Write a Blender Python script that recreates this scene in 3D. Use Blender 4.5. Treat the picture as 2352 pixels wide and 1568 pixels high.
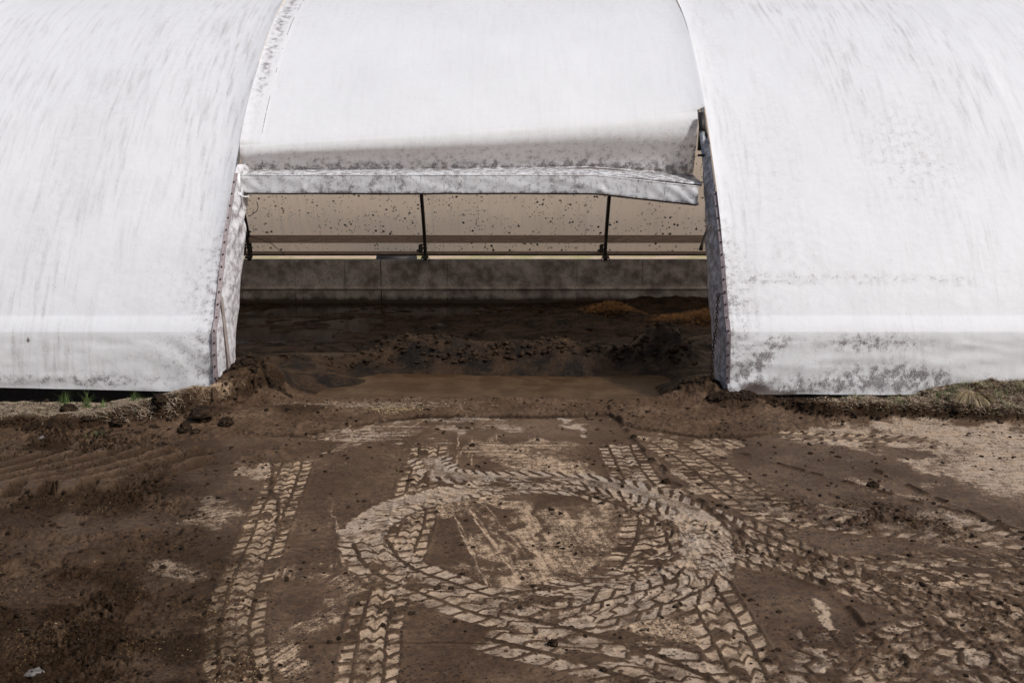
import bpy, math, random
import numpy as np
from mathutils import Vector, Matrix
random.seed(7)
rng = np.random.default_rng(7)
for o in list(bpy.data.objects): bpy.data.objects.remove(o)
S = bpy.context.scene
COL = S.collection

# ------------------------------------------------------------------ camera, sky, sun, exposure
CH, PITCH, FPX = 3.6, math.radians(12.0), 35/36*2352
cam = bpy.data.cameras.new('camera'); cam.lens = 35; cam.sensor_width = 36
cam.clip_start = 0.1; cam.clip_end = 2000
co = bpy.data.objects.new('camera', cam); COL.objects.link(co)
co.location = (0, 0, CH); co.rotation_euler = (math.radians(90)-PITCH, 0, 0)
S.camera = co
SUN_EL, SUN_AZ = math.radians(49), math.radians(129)      # azimuth measured from +Y clockwise: right, slightly behind the camera
w = bpy.data.worlds.new('World'); S.world = w; w.use_nodes = True
nt = w.node_tree; bg = nt.nodes['Background']
sky = nt.nodes.new('ShaderNodeTexSky'); sky.sky_type = 'NISHITA'; sky.sun_disc = False
sky.sun_elevation = SUN_EL; sky.sun_rotation = SUN_AZ
sky.air_density = 1.0; sky.dust_density = 3.5; sky.ozone_density = 1.0
nt.links.new(sky.outputs[0], bg.inputs[0]); bg.inputs[1].default_value = 0.095
sl = bpy.data.lights.new('sun', 'SUN'); sl.energy = 3.5; sl.angle = math.radians(5); sl.color = (1, .975, .945)
so = bpy.data.objects.new('sun', sl); COL.objects.link(so)
sd = Vector((math.sin(SUN_AZ)*math.cos(SUN_EL), math.cos(SUN_AZ)*math.cos(SUN_EL), math.sin(SUN_EL)))
so.rotation_euler = sd.to_track_quat('Z', 'Y').to_euler(); so.location = (8, -8, 20)
S.view_settings.view_transform = 'Standard'; S.view_settings.look = 'None'
S.view_settings.exposure = 0.2; S.view_settings.gamma = 1.0; S.view_settings.use_curve_mapping = False

# ------------------------------------------------------------------ geometry of the photograph: pixel (2352 wide) -> place
CP, SP = math.cos(PITCH), math.sin(PITCH)
def g(px, py, z=0.0):
    u = (px-1176)/FPX; v = (784-py)/FPX
    dz = -SP+v*CP; t = (z-CH)/dz
    return np.array([u*t, (CP+v*SP)*t, z])
def atY(px, py, Y):
    u = (px-1176)/FPX; v = (784-py)/FPX
    t = Y/(CP+v*SP)
    return np.array([u*t, Y, CH+(-SP+v*CP)*t])
def topix(X, Y, Z):
    dep = Y*CP-(Z-CH)*SP; up = Y*SP+(Z-CH)*CP
    return 1176+X/dep*FPX, 784-up/dep*FPX

# ------------------------------------------------------------------ numpy noise
def sstep(a, b, x):
    t = np.clip((x-a)/(b-a), 0, 1); return t*t*(3-2*t)
def vnoise(x, y, seed=0):
    r = np.random.default_rng(seed); T = r.random((256, 256))
    xi = np.floor(x).astype(int); yi = np.floor(y).astype(int)
    fx = x-xi; fy = y-yi; fx = fx*fx*(3-2*fx); fy = fy*fy*(3-2*fy)
    xi &= 255; yi &= 255
    xj = (xi+1) & 255; yj = (yi+1) & 255
    a = T[xi, yi]; b = T[xj, yi]; c = T[xi, yj]; d = T[xj, yj]
    return (a*(1-fx)+b*fx)*(1-fy)+(c*(1-fx)+d*fx)*fy
def fbm(x, y, sc, oc=4, seed=0, gain=.5):
    s = 0; a = 1; n = 0
    for i in range(oc):
        f = sc*2**i
        s = s+a*vnoise(x*f+17.3*i, y*f+9.1*i, seed+i); n += a; a *= gain
    return s/n

# ------------------------------------------------------------------ mesh helpers
def mesh_np(name, V, F, mat=None, parent=None, smooth=True, attrs=None, uv=None):
    """V (n,3), F (m,k) all faces k-sided"""
    me = bpy.data.meshes.new(name)
    V = np.asarray(V, dtype=np.float32); F = np.asarray(F, dtype=np.int32)
    n, m, k = len(V), len(F), F.shape[1]
    me.vertices.add(n); me.vertices.foreach_set('co', V.ravel())
    me.loops.add(m*k); me.loops.foreach_set('vertex_index', F.ravel())
    me.polygons.add(m)
    me.polygons.foreach_set('loop_start', np.arange(0, m*k, k, dtype=np.int32))
    me.polygons.foreach_set('loop_total', np.full(m, k, dtype=np.int32))
    me.polygons.foreach_set('use_smooth', np.full(m, smooth))
    me.update(calc_edges=True)
    for a, val in (attrs or {}).items():
        at = me.attributes.new(a, 'FLOAT', 'POINT'); at.data.foreach_set('value', np.asarray(val, dtype=np.float32).ravel())
    if uv is not None:
        ul = me.uv_layers.new(name='UVMap')
        ul.data.foreach_set('uv', np.asarray(uv, dtype=np.float32)[F.ravel()].ravel())
    o = bpy.data.objects.new(name, me); COL.objects.link(o)
    if mat: me.materials.append(mat)
    if parent: o.parent = parent
    return o
def grid_faces(nr, nc):
    i = np.arange(nr*nc).reshape(nr, nc)
    return np.stack([i[:-1, :-1], i[:-1, 1:], i[1:, 1:], i[1:, :-1]], -1).reshape(-1, 4)
class MB:
    def __init__(s): s.v = []; s.f = []
    def add(s, V, F):
        b = len(s.v); s.v += [tuple(map(float, p)) for p in V]; s.f += [tuple(i+b for i in q) for q in F]
    def box(s, c, d, R=None):
        c = Vector(c); V = []
        for x in (-1, 1):
            for y in (-1, 1):
                for z in (-1, 1):
                    p = Vector((x*d[0]/2, y*d[1]/2, z*d[2]/2))
                    if R: p = R @ p
                    V.append(c+p)
        s.add(V, [(0, 1, 3, 2), (4, 6, 7, 5), (0, 4, 5, 1), (2, 3, 7, 6), (0, 2, 6, 4), (1, 5, 7, 3)])
    def tube(s, pts, r, n=10, caps=True):
        pts = [Vector(p) for p in pts]; m = len(pts)
        rr = r if hasattr(r, '__len__') else [r]*m
        V = []; up = None
        for i, p in enumerate(pts):
            t = (pts[min(i+1, m-1)]-pts[max(i-1, 0)]).normalized()
            if up is None:
                a = Vector((0, 0, 1)) if abs(t.z) < .9 else Vector((1, 0, 0)); up = t.cross(a).normalized()
            up = (up-t*up.dot(t)).normalized(); b = t.cross(up)
            for k in range(n):
                a = 2*math.pi*k/n; V.append(p+(up*math.cos(a)+b*math.sin(a))*rr[i])
        F = [(i*n+k, i*n+(k+1) % n, (i+1)*n+(k+1) % n, (i+1)*n+k) for i in range(m-1) for k in range(n)]
        if caps: F += [tuple(range(n))[::-1], tuple(range((m-1)*n, m*n))]
        s.add(V, F)
    def build(s, name, mat, parent=None, smooth=False, bevel=0):
        me = bpy.data.meshes.new(name); me.from_pydata(s.v, [], s.f); me.update()
        me.polygons.foreach_set('use_smooth', [smooth]*len(me.polygons))
        o = bpy.data.objects.new(name, me); COL.objects.link(o); me.materials.append(mat)
        if parent: o.parent = parent
        if bevel:
            b = o.modifiers.new('bevel', 'BEVEL'); b.width = bevel; b.segments = 2; b.limit_method = 'ANGLE'
        return o
def tag(o, label=None, cat=None, group=None, kind=None):
    if label: o['label'] = label
    if cat: o['category'] = cat
    if group: o['group'] = group
    if kind: o['kind'] = kind
    return o
def empty(name, loc, label, cat, group=None):
    o = bpy.data.objects.new(name, None); COL.objects.link(o); o.location = loc; o.empty_display_size = .2
    tag(o, label, cat, group); bpy.context.view_layer.update(); return o
def under(child, root):
    child.parent = root; child.matrix_parent_inverse = Matrix.Translation(-root.location); return child

# ------------------------------------------------------------------ material helper
class N:
    def __init__(s, name):
        s.m = bpy.data.materials.new(name); s.m.use_nodes = True; s.t = s.m.node_tree
        s.out = s.t.nodes['Material Output']; s.p = s.t.nodes['Principled BSDF']
    def n(s, typ, **kw):
        x = s.t.nodes.new('ShaderNode'+typ)
        for k, v in kw.items(): setattr(x, k, v)
        return x
    def set(s, sock, v):
        if isinstance(v, bpy.types.NodeSocket): s.t.links.new(v, sock)
        elif isinstance(v, (tuple, list)) and len(v) == 3 and sock.type == 'RGBA': sock.default_value = (*v, 1)
        else: sock.default_value = v
    def attr(s, name): return s.n('Attribute', attribute_name=name).outputs['Fac']
    def coord(s, kind='Object', scale=(1, 1, 1), rot=(0, 0, 0)):
        c = s.n('TexCoord').outputs[kind]; m = s.n('Mapping'); s.set(m.inputs[0], c)
        m.inputs['Scale'].default_value = scale; m.inputs['Rotation'].default_value = rot; return m.outputs[0]
    def noise(s, vec, scale, detail=5, rough=.6, dist=0):
        x = s.n('TexNoise'); s.set(x.inputs['Vector'], vec); x.inputs['Scale'].default_value = scale
        x.inputs['Detail'].default_value = detail; x.inputs['Roughness'].default_value = rough; x.inputs['Distortion'].default_value = dist
        return x.outputs['Fac']
    def vor(s, vec, scale, feature='F1', rnd=1):
        x = s.n('TexVoronoi', feature=feature); s.set(x.inputs['Vector'], vec); x.inputs['Scale'].default_value = scale
        x.inputs['Randomness'].default_value = rnd; return x.outputs['Distance']
    def math(s, op, a, b=0.0, c=None, clamp=False):
        x = s.n('Math', operation=op, use_clamp=clamp); s.set(x.inputs[0], a); s.set(x.inputs[1], b)
        if c is not None: s.set(x.inputs[2], c)
        return x.outputs[0]
    def rng(s, v, a, b, c=0.0, d=1.0):
        x = s.n('MapRange', interpolation_type='SMOOTHSTEP'); s.set(x.inputs[0], v)
        for i, q in enumerate((a, b, c, d)): s.set(x.inputs[i+1], q)
        return x.outputs[0]
    def mix(s, f, a, b, mode='MIX'):
        x = s.n('Mix', data_type='RGBA', blend_type=mode); s.set(x.inputs[0], f); s.set(x.inputs[6], a); s.set(x.inputs[7], b)
        return x.outputs[2]
    def bump(s, h, strength, dist):
        x = s.n('Bump'); s.set(x.inputs['Height'], h); s.set(x.inputs['Strength'], strength); x.inputs['Distance'].default_value = dist
        return x.outputs[0]
    def fin(s, col, rough=.8, spec=.4, bump=None):
        s.set(s.p.inputs['Base Color'], col); s.set(s.p.inputs['Roughness'], rough); s.set(s.p.inputs['Specular IOR Level'], spec)
        if bump is not None: s.set(s.p.inputs['Normal'], bump)
        return s.m

def mat_mud():
    k = N('mud'); c = k.coord()
    pale, dark, straw, wet, grey = [k.attr(a) for a in ('pale', 'dark', 'straw', 'wet', 'grey')]
    n1 = k.noise(c, 1.3, 6, .6); n2 = k.noise(c, 14, 8, .7); n3 = k.noise(c, 60, 6, .75); n4 = k.noise(c, 170, 3, .7)
    base = k.mix(k.rng(n1, .35, .65), (.056, .031, .017), (.110, .069, .042))
    base = k.mix(k.rng(n2, .35, .65), k.mix(.7, base, (.032, .020, .013)), base); m1 = k.noise(c, 26, 4, .6); base = k.mix(k.rng(m1, .56, .70, 0, .4), base, (.115, .077, .053)); base = k.mix(k.rng(m1, .44, .32, 0, .6), base, (.020, .012, .007))
    # scraped pale slab with broken edges
    e = k.math('MULTIPLY', k.math('SUBTRACT', n3, .5), 1.9)
    e = k.math('ADD', e, k.math('MULTIPLY', k.math('SUBTRACT', n4, .5), 1.6))
    e = k.math('ADD', e, k.math('MULTIPLY', k.math('SUBTRACT', n2, .5), 1.1))
    e = k.math('ADD', pale, k.math('MULTIPLY', e, k.math('SUBTRACT', 1.0, k.math('MULTIPLY', k.attr('crisp'), .72))))
    pf = k.rng(e, .34, .74)
    pc = k.mix(k.rng(n2, .3, .7), (.24, .162, .102), (.41, .302, .205))
    pc = k.mix(k.math('MULTIPLY', grey, k.rng(k.noise(c, 3.5, 5, .7), .36, .6, .25, 1)), pc, k.mix(k.rng(n3, .3, .7), (.18, .152, .128), (.33, .285, .245)))
    pc = k.mix(k.rng(n4, .56, .68, 0, .6), pc, (.10, .07, .05))
    col = k.mix(k.math('MULTIPLY', pf, .95), base, pc)
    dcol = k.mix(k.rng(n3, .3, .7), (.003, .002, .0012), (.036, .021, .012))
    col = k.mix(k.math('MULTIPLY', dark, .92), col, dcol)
    # crumbs of darker mud everywhere
    v = k.vor(k.coord(scale=(1, 1.25, 1)), 19); v2 = k.vor(c, 33); crumb = k.math('MULTIPLY', k.math('MAXIMUM', k.rng(v, .30, .20), k.rng(v2, .28, .2)), k.rng(k.noise(c, 2.2, 5, .7), .38, .58))
    col = k.mix(k.math('MULTIPLY', crumb, .85), col, (.014, .009, .006))
    # chopped straw
    cs = k.coord(scale=(1, .35, 1), rot=(0, 0, .5)); sv = k.noise(cs, 85, 3, .6)
    sf = k.math('MULTIPLY', k.rng(sv, .60, .68), k.math('MULTIPLY', straw, .75))
    col = k.mix(sf, col, k.mix(k.rng(n2, .4, .6), (.30, .17, .055), (.46, .32, .17)))
    rough = k.math('SUBTRACT', k.rng(n2, .3, .7, .62, .85), k.math('MULTIPLY', wet, .42), clamp=True)
    h = k.math('ADD', k.math('MULTIPLY', n3, .5), k.math('MULTIPLY', n2, 1.0))
    h = k.math('ADD', h, k.math('MULTIPLY', crumb, .8)); h = k.math('ADD', h, k.math('MULTIPLY', n4, .18))
    b = k.bump(h, k.math('ADD', .30, k.math('MULTIPLY', dark, .6)), .02)
    return k.fin(col, rough, k.math('MULTIPLY', k.math('ADD', .04, k.math('MULTIPLY', wet, .22)), k.math('SUBTRACT', 1.0, k.math('MULTIPLY', dark, .8))), b)
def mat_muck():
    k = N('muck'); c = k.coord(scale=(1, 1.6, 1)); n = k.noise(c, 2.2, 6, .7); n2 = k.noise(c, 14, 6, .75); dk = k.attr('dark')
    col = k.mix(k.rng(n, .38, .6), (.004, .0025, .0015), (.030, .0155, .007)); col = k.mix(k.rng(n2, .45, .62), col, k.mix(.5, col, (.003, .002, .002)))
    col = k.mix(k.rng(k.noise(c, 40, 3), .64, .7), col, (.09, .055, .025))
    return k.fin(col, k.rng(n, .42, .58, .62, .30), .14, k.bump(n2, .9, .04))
def mat_clod(name='clod', c1=(.005, .003, .002), c2=(.030, .019, .012)):
    k = N(name); c = k.coord(); n = k.noise(c, 35, 6, .75); n2 = k.noise(c, 9, 4)
    col = k.mix(k.rng(n, .35, .65), c1, c2); col = k.mix(k.rng(n2, .5, .7, 0, .5), col, (.065, .040, .022))
    return k.fin(col, .8, .06, k.bump(n, .8, .02))
def mat_fabric(name='membrane_white', white=(.76, .775, .80), trans=(.82, .78, .74), tw=.34):
    k = N(name); uv = k.coord('UV'); dirt_shade = k.attr('dirt_shade'); band = k.attr('stain_shade')
    n0 = k.noise(uv, .7, 4); n1 = k.noise(uv, 30, 8, .85); n2 = k.noise(uv, 9, 5, .65)
    st = k.noise(k.coord('UV', scale=(9, .8, 1)), 1.5, 6, .65)
    fine = k.noise(k.coord('UV', scale=(55, 9, 1)), 2.0, 6, .75)
    col = k.mix(k.rng(n0, .3, .7), white, tuple(x*.955 for x in white))
    streak = k.math('MULTIPLY', k.rng(st, .44, .78), k.rng(fine, .32, .68))
    col = k.mix(k.math('MULTIPLY', streak, k.math('ADD', .22, k.math('ADD', k.math('MULTIPLY', dirt_shade, .8), k.math('MULTIPLY', k.attr('strk'), 1.5))), clamp=True), col, (.34, .32, .33))
    # mould speckle: density follows the dirt attribute
    n5 = k.noise(uv, 90, 4, .7); e = k.math('ADD', k.math('ADD', k.math('MULTIPLY', n1, .42), k.math('MULTIPLY', n5, .58)), k.math('MULTIPLY', dirt_shade, .26)); e = k.math('ADD', e, k.math('MULTIPLY', k.math('SUBTRACT', n2, .55), k.math('MULTIPLY', dirt_shade, 1.5)))
    e = k.math('ADD', e, k.math('MULTIPLY', k.math('SUBTRACT', fine, .5), .12))
    sp = k.math('MULTIPLY', k.rng(e, .58, .72), k.rng(k.noise(uv, 45, 4, .8), .34, .56, .25, 1))
    col = k.mix(k.math('MULTIPLY', sp, .82), col, (.085, .07, .078))
    smooth = k.math('MULTIPLY', k.rng(n2, .25, .7), k.math('MULTIPLY', dirt_shade, .50))
    col = k.mix(smooth, col, (.30, .26, .26))
    vs = k.vor(uv, 4.0); dot = k.math('MULTIPLY', k.rng(vs, .032, .018), k.rng(n2, .46, .5))
    col = k.mix(k.math('MULTIPLY', dot, .8), col, (.16, .12, .11))
    bs = k.rng(k.math('ADD', band, k.math('MULTIPLY', k.math('SUBTRACT', n1, .5), .9)), .45, .65)
    col = k.mix(k.math('MULTIPLY', bs, .9), col, k.mix(k.rng(n2, .35, .65), (.055, .038, .03), (.15, .11, .09)))
    k.fin(col, .55, .3, k.bump(k.math('ADD', k.noise(uv, 3, 4), k.math('MULTIPLY', k.noise(k.coord('UV', scale=(1.6, 1, 1)), 1.3, 3), .8)), .28, .04))
    t = k.n('BsdfTranslucent'); k.set(t.inputs[0], k.mix(k.math('MAXIMUM', sp, bs), trans, (.05, .04, .03)))
    mx = k.n('MixShader'); mx.inputs[0].default_value = tw
    k.set(mx.inputs[1], k.p.outputs[0]); k.set(mx.inputs[2], t.outputs[0]); k.set(k.out.inputs[0], mx.outputs[0])
    return k.m
def mat_innerfabric():
    k = N('membrane_tan'); uv = k.coord('UV')
    n0 = k.noise(uv, .8, 4); st = k.noise(k.coord('UV', scale=(7, .6, 1)), 1.4, 6, .7); sp = k.vor(uv, 6.5); n2 = k.noise(uv, 1.6, 3)
    a = k.mix(k.rng(n0, .3, .7), (.78, .60, .44), (.84, .62, .38)); a = k.mix(k.rng(st, .44, .68, 0, .75), a, (.26, .18, .09)); a = k.mix(k.rng(k.noise(uv, .35, 3), .45, .6, 0, .35), a, (.50, .33, .13))
    seam = k.attr('dirt_shade'); a = k.mix(seam, a, (.13, .10, .06))
    sp2 = k.vor(k.coord('UV', scale=(1, .7, 1)), 15)
    d = k.math('MULTIPLY', k.rng(sp, .25, .15), k.rng(n2, .42, .56)); d2 = k.math('MULTIPLY', k.rng(sp2, .24, .13), k.rng(n2, .38, .56))
    d = k.math('MAXIMUM', d, d2); a = k.mix(d, a, (.02, .015, .01))
    k.fin(a, .7, .2)
    t = k.n('BsdfTranslucent'); k.set(t.inputs[0], k.mix(d, k.mix(.85, a, (1, .77, .56), 'MIX'), (.02, .015, .01)))
    mx = k.n('MixShader'); mx.inputs[0].default_value = .88
    k.set(mx.inputs[1], k.p.outputs[0]); k.set(mx.inputs[2], t.outputs[0]); k.set(k.out.inputs[0], mx.outputs[0])
    return k.m
def mat_concrete():
    k = N('wall_concrete'); c = k.coord()
    n = k.noise(c, 3, 6, .65); n2 = k.noise(c, 22, 6, .7); v = k.vor(c, 9); v2 = k.vor(c, 25)
    col = k.mix(k.rng(n, .3, .7), (.095, .08, .07), (.34, .31, .285)); col = k.mix(k.rng(n2, .35, .7), k.mix(.3, col, (.1, .08, .065)), col)
    d = k.math('MAXIMUM', k.math('MULTIPLY', k.rng(v, .2, .1), k.rng(n, .42, .6)), k.math('MULTIPLY', k.rng(v2, .25, .12), k.rng(n, .45, .6)))
    col = k.mix(k.math('MULTIPLY', d, .85), col, (.035, .025, .02))
    sz = k.n('SeparateXYZ'); k.set(sz.inputs[0], c)
    lo = k.rng(k.math('ADD', sz.outputs['Z'], k.math('MULTIPLY', n, .22)), -.48, -.62)
    col = k.mix(lo, col, (.035, .025, .018))
    return k.fin(col, .85, .3, k.bump(n2, .4, .02))
def mat_simple(name, c1, c2, rough=.6, metal=0, scale=20, stretch=(1, 1, 1), spec=.4, bump=.2):
    k = N(name); c = k.coord(scale=stretch); n = k.noise(c, scale, 6, .7)
    k.p.inputs['Metallic'].default_value = metal
    return k.fin(k.mix(k.rng(n, .35, .65), c1, c2), rough, spec, k.bump(n, bump, .01))
def mat_water():
    k = N('puddle_water'); c = k.coord(); n = k.noise(c, 3, 4)
    f = k.noise(k.coord(scale=(1, 3, 1)), 4, 6, .7)
    return k.fin(k.mix(k.rng(n, .4, .6), (.034, .019, .009), (.052, .031, .016)), k.rng(f, .4, .7, .34, .55), .16, k.bump(n, .05, .02))
def mat_blade(name, a, b):
    k = N(name); inf = k.n('ObjectInfo'); geo = k.n('NewGeometry')
    r = geo.outputs['Random Per Island']
    return k.fin(k.mix(r, a, b), .7, .3)
def mat_field():
    k = N('field'); c = k.coord(); n = k.noise(c, .8, 5); n2 = k.noise(c, 18, 5, .7)
    col = k.mix(k.rng(n, .42, .58), (.42, .30, .22), (.25, .24, .10)); col = k.mix(k.rng(n2, .4, .7, 0, .7), col, (.5, .38, .27))
    return k.fin(col, .9, .2, k.bump(n2, .6, .05))
M = dict(muck_clod=mat_clod('muck_clod', (.006, .004, .003), (.036, .022, .014)), mud=mat_mud(), muck=mat_muck(), clod=mat_clod(), fab=mat_fabric(), tan=mat_innerfabric(), conc=mat_concrete(), water=mat_water(), still=mat_simple('still_water', (.012, .008, .006), (.022, .015, .01), .09, 0, 3, spec=.5, bump=.04), field=mat_field(),
    flap=mat_fabric('flap_dirty', (.58, .58, .605), (.3, .25, .2), .08),
    batten=mat_simple('batten_metal', (.13, .10, .105), (.21, .175, .18), .6, .2),
    black=mat_simple('black_steel', (.012, .01, .009), (.03, .025, .022), .6, .3),
    galv=mat_simple('galvanised_steel', (.22, .23, .25), (.34, .35, .37), .45, .6),
    rail=mat_simple('rail_timber', (.18, .13, .10), (.30, .23, .18), .8, 0, 6, (1, 8, 8)),
    wood=mat_simple('grey_timber', (.13, .11, .10), (.24, .205, .185), .85, 0, 8, (6, 6, .6)),
    near_black=mat_simple('sill_shade', (.008, .006, .006), (.015, .012, .011), .9),  # near-black: shade of the skirt gap put into the sill colour
    rust=mat_simple('rusty_chain', (.03, .022, .02), (.085, .055, .04), .7, .4),
    cord=mat_simple('cord', (.02, .015, .012), (.05, .04, .03), .8),
    white=mat_simple('white_strap', (.5, .5, .5), (.65, .65, .66), .6),
    straw=mat_blade('straw', (.16, .10, .045), (.50, .38, .22)),
    dry=mat_blade('dry_grass', (.08, .055, .035), (.40, .31, .22)),
    tuss=mat_blade('tussock_blade', (.05, .035, .018), (.36, .27, .15)), green=mat_blade('green_grass', (.035, .055, .012), (.10, .14, .035)),
    pstraw=mat_blade('orange_straw', (.10, .05, .015), (.26, .13, .04)),
    stone=mat_simple('stone', (.05, .044, .04), (.13, .118, .11), .9))

# ------------------------------------------------------------------ yard ground: one fine sheet with tyre tracks pressed into it
xs = np.r_[np.arange(-12.4, -7.9, .035), np.arange(-7.9, 7.9, .0092), np.arange(7.9, 12.4, .035)]
ys = [5.3]
while ys[-1] < 14.13: ys.append(ys[-1]+.0095+.0010*max(0, ys[-1]-6)*1.6)
ys = np.array(ys)
X, Y = np.meshgrid(xs, ys); nr, nc = X.shape
PX, PY = topix(X, Y, 0*X)
NL = fbm(X, Y, .9, 4, 1); NM = fbm(X, Y, 5, 4, 11); NS = fbm(X, Y, 22, 3, 21); NF = vnoise(X*70, Y*70, 31)
H = (NL-.5)*.035+(NM-.5)*.012+(NS-.5)*.004
pale = np.zeros_like(X); dark = np.zeros_like(X); straw = np.zeros_like(X); wet = np.full_like(X, .35); grey = np.zeros_like(X); crisp = np.zeros_like(X)

# pale scraped patches (cx, cy, rx, ry, angle deg, strength, grey, streak)
NQ = fbm(X, Y, 2.6, 3, 7)
PX2 = PX+(NM-.5)*110+(NL-.5)*60+(NQ-.5)*150; PY2 = PY+(NM-.5)*50+(NL-.5)*30+(fbm(X, Y, 2.6, 3, 8)-.5)*60
def patch(cx, cy, rx, ry, ang=0, st=.7, gr=0., sx=0., sdir=0.):
    a = math.radians(ang); dx = PX2-cx; dy = PY2-cy
    u = (dx*math.cos(a)+dy*math.sin(a))/rx; v = (-dx*math.sin(a)+dy*math.cos(a))/ry
    m = 1-sstep(.45, 1.25, np.sqrt(u*u+v*v))
    if sx:
        b = math.radians(sdir); q = X*math.cos(b)+Y*math.sin(b); p = -X*math.sin(b)+Y*math.cos(b)
        m = m*(1-sx+sx*sstep(.35, .7, .6*vnoise(q*1.5, p*38, 77)+.4*vnoise(q*4, p*80, 78)))
    global pale, grey
    pale = np.maximum(pale, m*st); grey = np.where(m*st > .25, np.maximum(grey, gr*m), grey)
for p in [(900, 985, 190, 26, -3, .75, .8, .8, 0), (1090, 975, 140, 18, 0, .75, .9, .7, 0), (1335, 972, 45, 9, 5, .8, .9), (1180, 1035, 180, 26, 0, .72, .1, .5, 0),
          (820, 990, 150, 22, -30, .8, .3, .9, 35),
          (1270, 1058, 110, 36, 0, .75, .1, .3, 90), (1030, 1040, 60, 30, 0, .6, 0, .6, 90), (598, 1080, 34, 34, -70, .7, .2), (1120, 1140, 70, 22, 0, .6),
          (1340, 1185, 120, 42, -12, .72, 0, .3, 101), (1240, 1290, 210, 24, -4, .72, 0, .3, 101), (1220, 1345, 110, 32, 0, .75, 0, .3, 101), (1088, 1248, 42, 24, 0, .7, 0, .3, 101),
          (1035, 1165, 60, 26, 0, .65, 0, .3, 101), (1215, 1235, 34, 140, -28, .8, 0, .3, 101), (1120, 1200, 14, 90, -22, .6, 0, .3, 101), (1330, 1240, 110, 34, -10, .65, 0, .3, 101),
          (735, 1400, 110, 52, -38, .8, 0, .55, 58), (700, 1312, 120, 26, -12, .65, 0, .7, 95), (655, 1510, 80, 46, 10, .78, 0, .5, 60), (800, 1345, 60, 22, 0, .7, 0, .6, 60),
          (480, 1185, 95, 22, -12, .8, .3, .4, 30), (385, 1295, 75, 28, 18, .8, .3, .4, -30), (420, 1500, 120, 20, 0, .35),
          (1530, 1445, 110, 50, 10, .75, 0, .3, 101), (1560, 1120, 90, 26, 48, .75, .3, .4, 125), (1660, 1040, 70, 22, 60, .68, .1, .6, 120), (1525, 1010, 60, 16, 20, .6, .2),
          (2230, 1002, 300, 38, 2, .92, .55, .2, -6), (2340, 1090, 240, 75, 10, .92, .55, .25, -10), (2010, 1003, 170, 14, 0, .8, .5), (2120, 1050, 60, 30, 70, .7, .4), (1950, 1003, 140, 26, 0, .6, .3),
          (2020, 1115, 90, 16, 14, .7, .3, .5, 160), (2130, 1150, 80, 12, 22, .65, .2, .5, 160), (1890, 1432, 78, 16, 40, .9, .3), (2120, 1450, 12, 36, 20, .6, .2),
          (950, 1040, 100, 14, 0, .45, 0, .8, 0), (930, 1135, 110, 10, 0, .5, 0, .9, 90), (760, 1200, 12, 70, -10, .5, 0, .8, 95), (2270, 1225, 160, 26, 12, .75, .6),
          (2330, 1020, 180, 28, 0, .8, .45, .4, 0), (2050, 1200, 300, 30, 12, .55, .4, .5, 150)]:
    patch(*p)
# long parallel scrape lines left by the bucket
for (x0, y0, x1, y1, wd, st) in [(700, 1005, 770, 968, .02, .8), (745, 1012, 830, 965, .025, .9), (800, 1008, 880, 962, .02, .8), (870, 1000, 925, 960, .02, .8), (660, 1003, 720, 972, .015, .7), (925, 995, 985, 958, .018, .8),
                             (1050, 1130, 1235, 1390, .03, .8), (1025, 1145, 1140, 1385, .025, .65), (1090, 1130, 1290, 1370, .02, .6), (1235, 1035, 1262, 1075, .02, .9), (1052, 980, 1050, 1080, .012, .6), (1085, 980, 1083, 1070, .012, .6),
                             (765, 1180, 790, 1300, .02, .7), (780, 1230, 810, 1330, .015, .7), (1860, 1390, 1960, 1500, .03, .7), (1120, 1180, 1215, 1370, .02, .5), (1140, 970, 1140, 1040, .01, .6),
                             (540, 1180, 600, 1215, .012, .5), (470, 1250, 560, 1300, .012, .6), (430, 1330, 500, 1370, .012, .6)]:
    a, b = g(x0, y0)[:2], g(x1, y1)[:2]; d = b-a; L = np.hypot(*d); d = d/L
    s = (X-a[0])*d[0]+(Y-a[1])*d[1]; t = -(X-a[0])*d[1]+(Y-a[1])*d[0]
    m = (1-sstep(wd*.4, wd*1.6, np.abs(t+(NM-.5)*.03)))*sstep(-.05, .1, s)*(1-sstep(L-.1, L+.05, s))*sstep(.3, .5, vnoise(s*6, t*60, 5))
    pale = np.maximum(pale, m*st)

# tyre tracks
def track_st(pts, half):
    P = np.array([g(*p)[:2] for p in pts]); Q = []
    for i in range(len(P)-1):
        p0, p1, p2, p3 = P[max(i-1, 0)], P[i], P[i+1], P[min(i+2, len(P)-1)]
        for t in np.linspace(0, 1, 7)[:-1]:
            Q.append(.5*((2*p1)+(-p0+p2)*t+(2*p0-5*p1+4*p2-p3)*t*t+(-p0+3*p1-3*p2+p3)*t**3))
    Q.append(P[-1]); Q = np.array(Q)
    wx, wy = X[msk_cur], Y[msk_cur]
    best = np.full(wx.shape, 1e9); S_ = np.zeros_like(wx); T_ = np.zeros_like(wx); acc = 0
    for i in range(len(Q)-1):
        d = Q[i+1]-Q[i]; L = np.hypot(*d); d = d/L
        s = (wx-Q[i][0])*d[0]+(wy-Q[i][1])*d[1]; t = -(wx-Q[i][0])*d[1]+(wy-Q[i][1])*d[0]
        sc = np.clip(s, 0, L); D = (s-sc)**2+t*t
        u = D < best; best = np.where(u, D, best); S_ = np.where(u, acc+sc, S_); T_ = np.where(u, t, T_); acc += L
    return np.sqrt(best), S_, T_, acc
msk_cur = None
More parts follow.
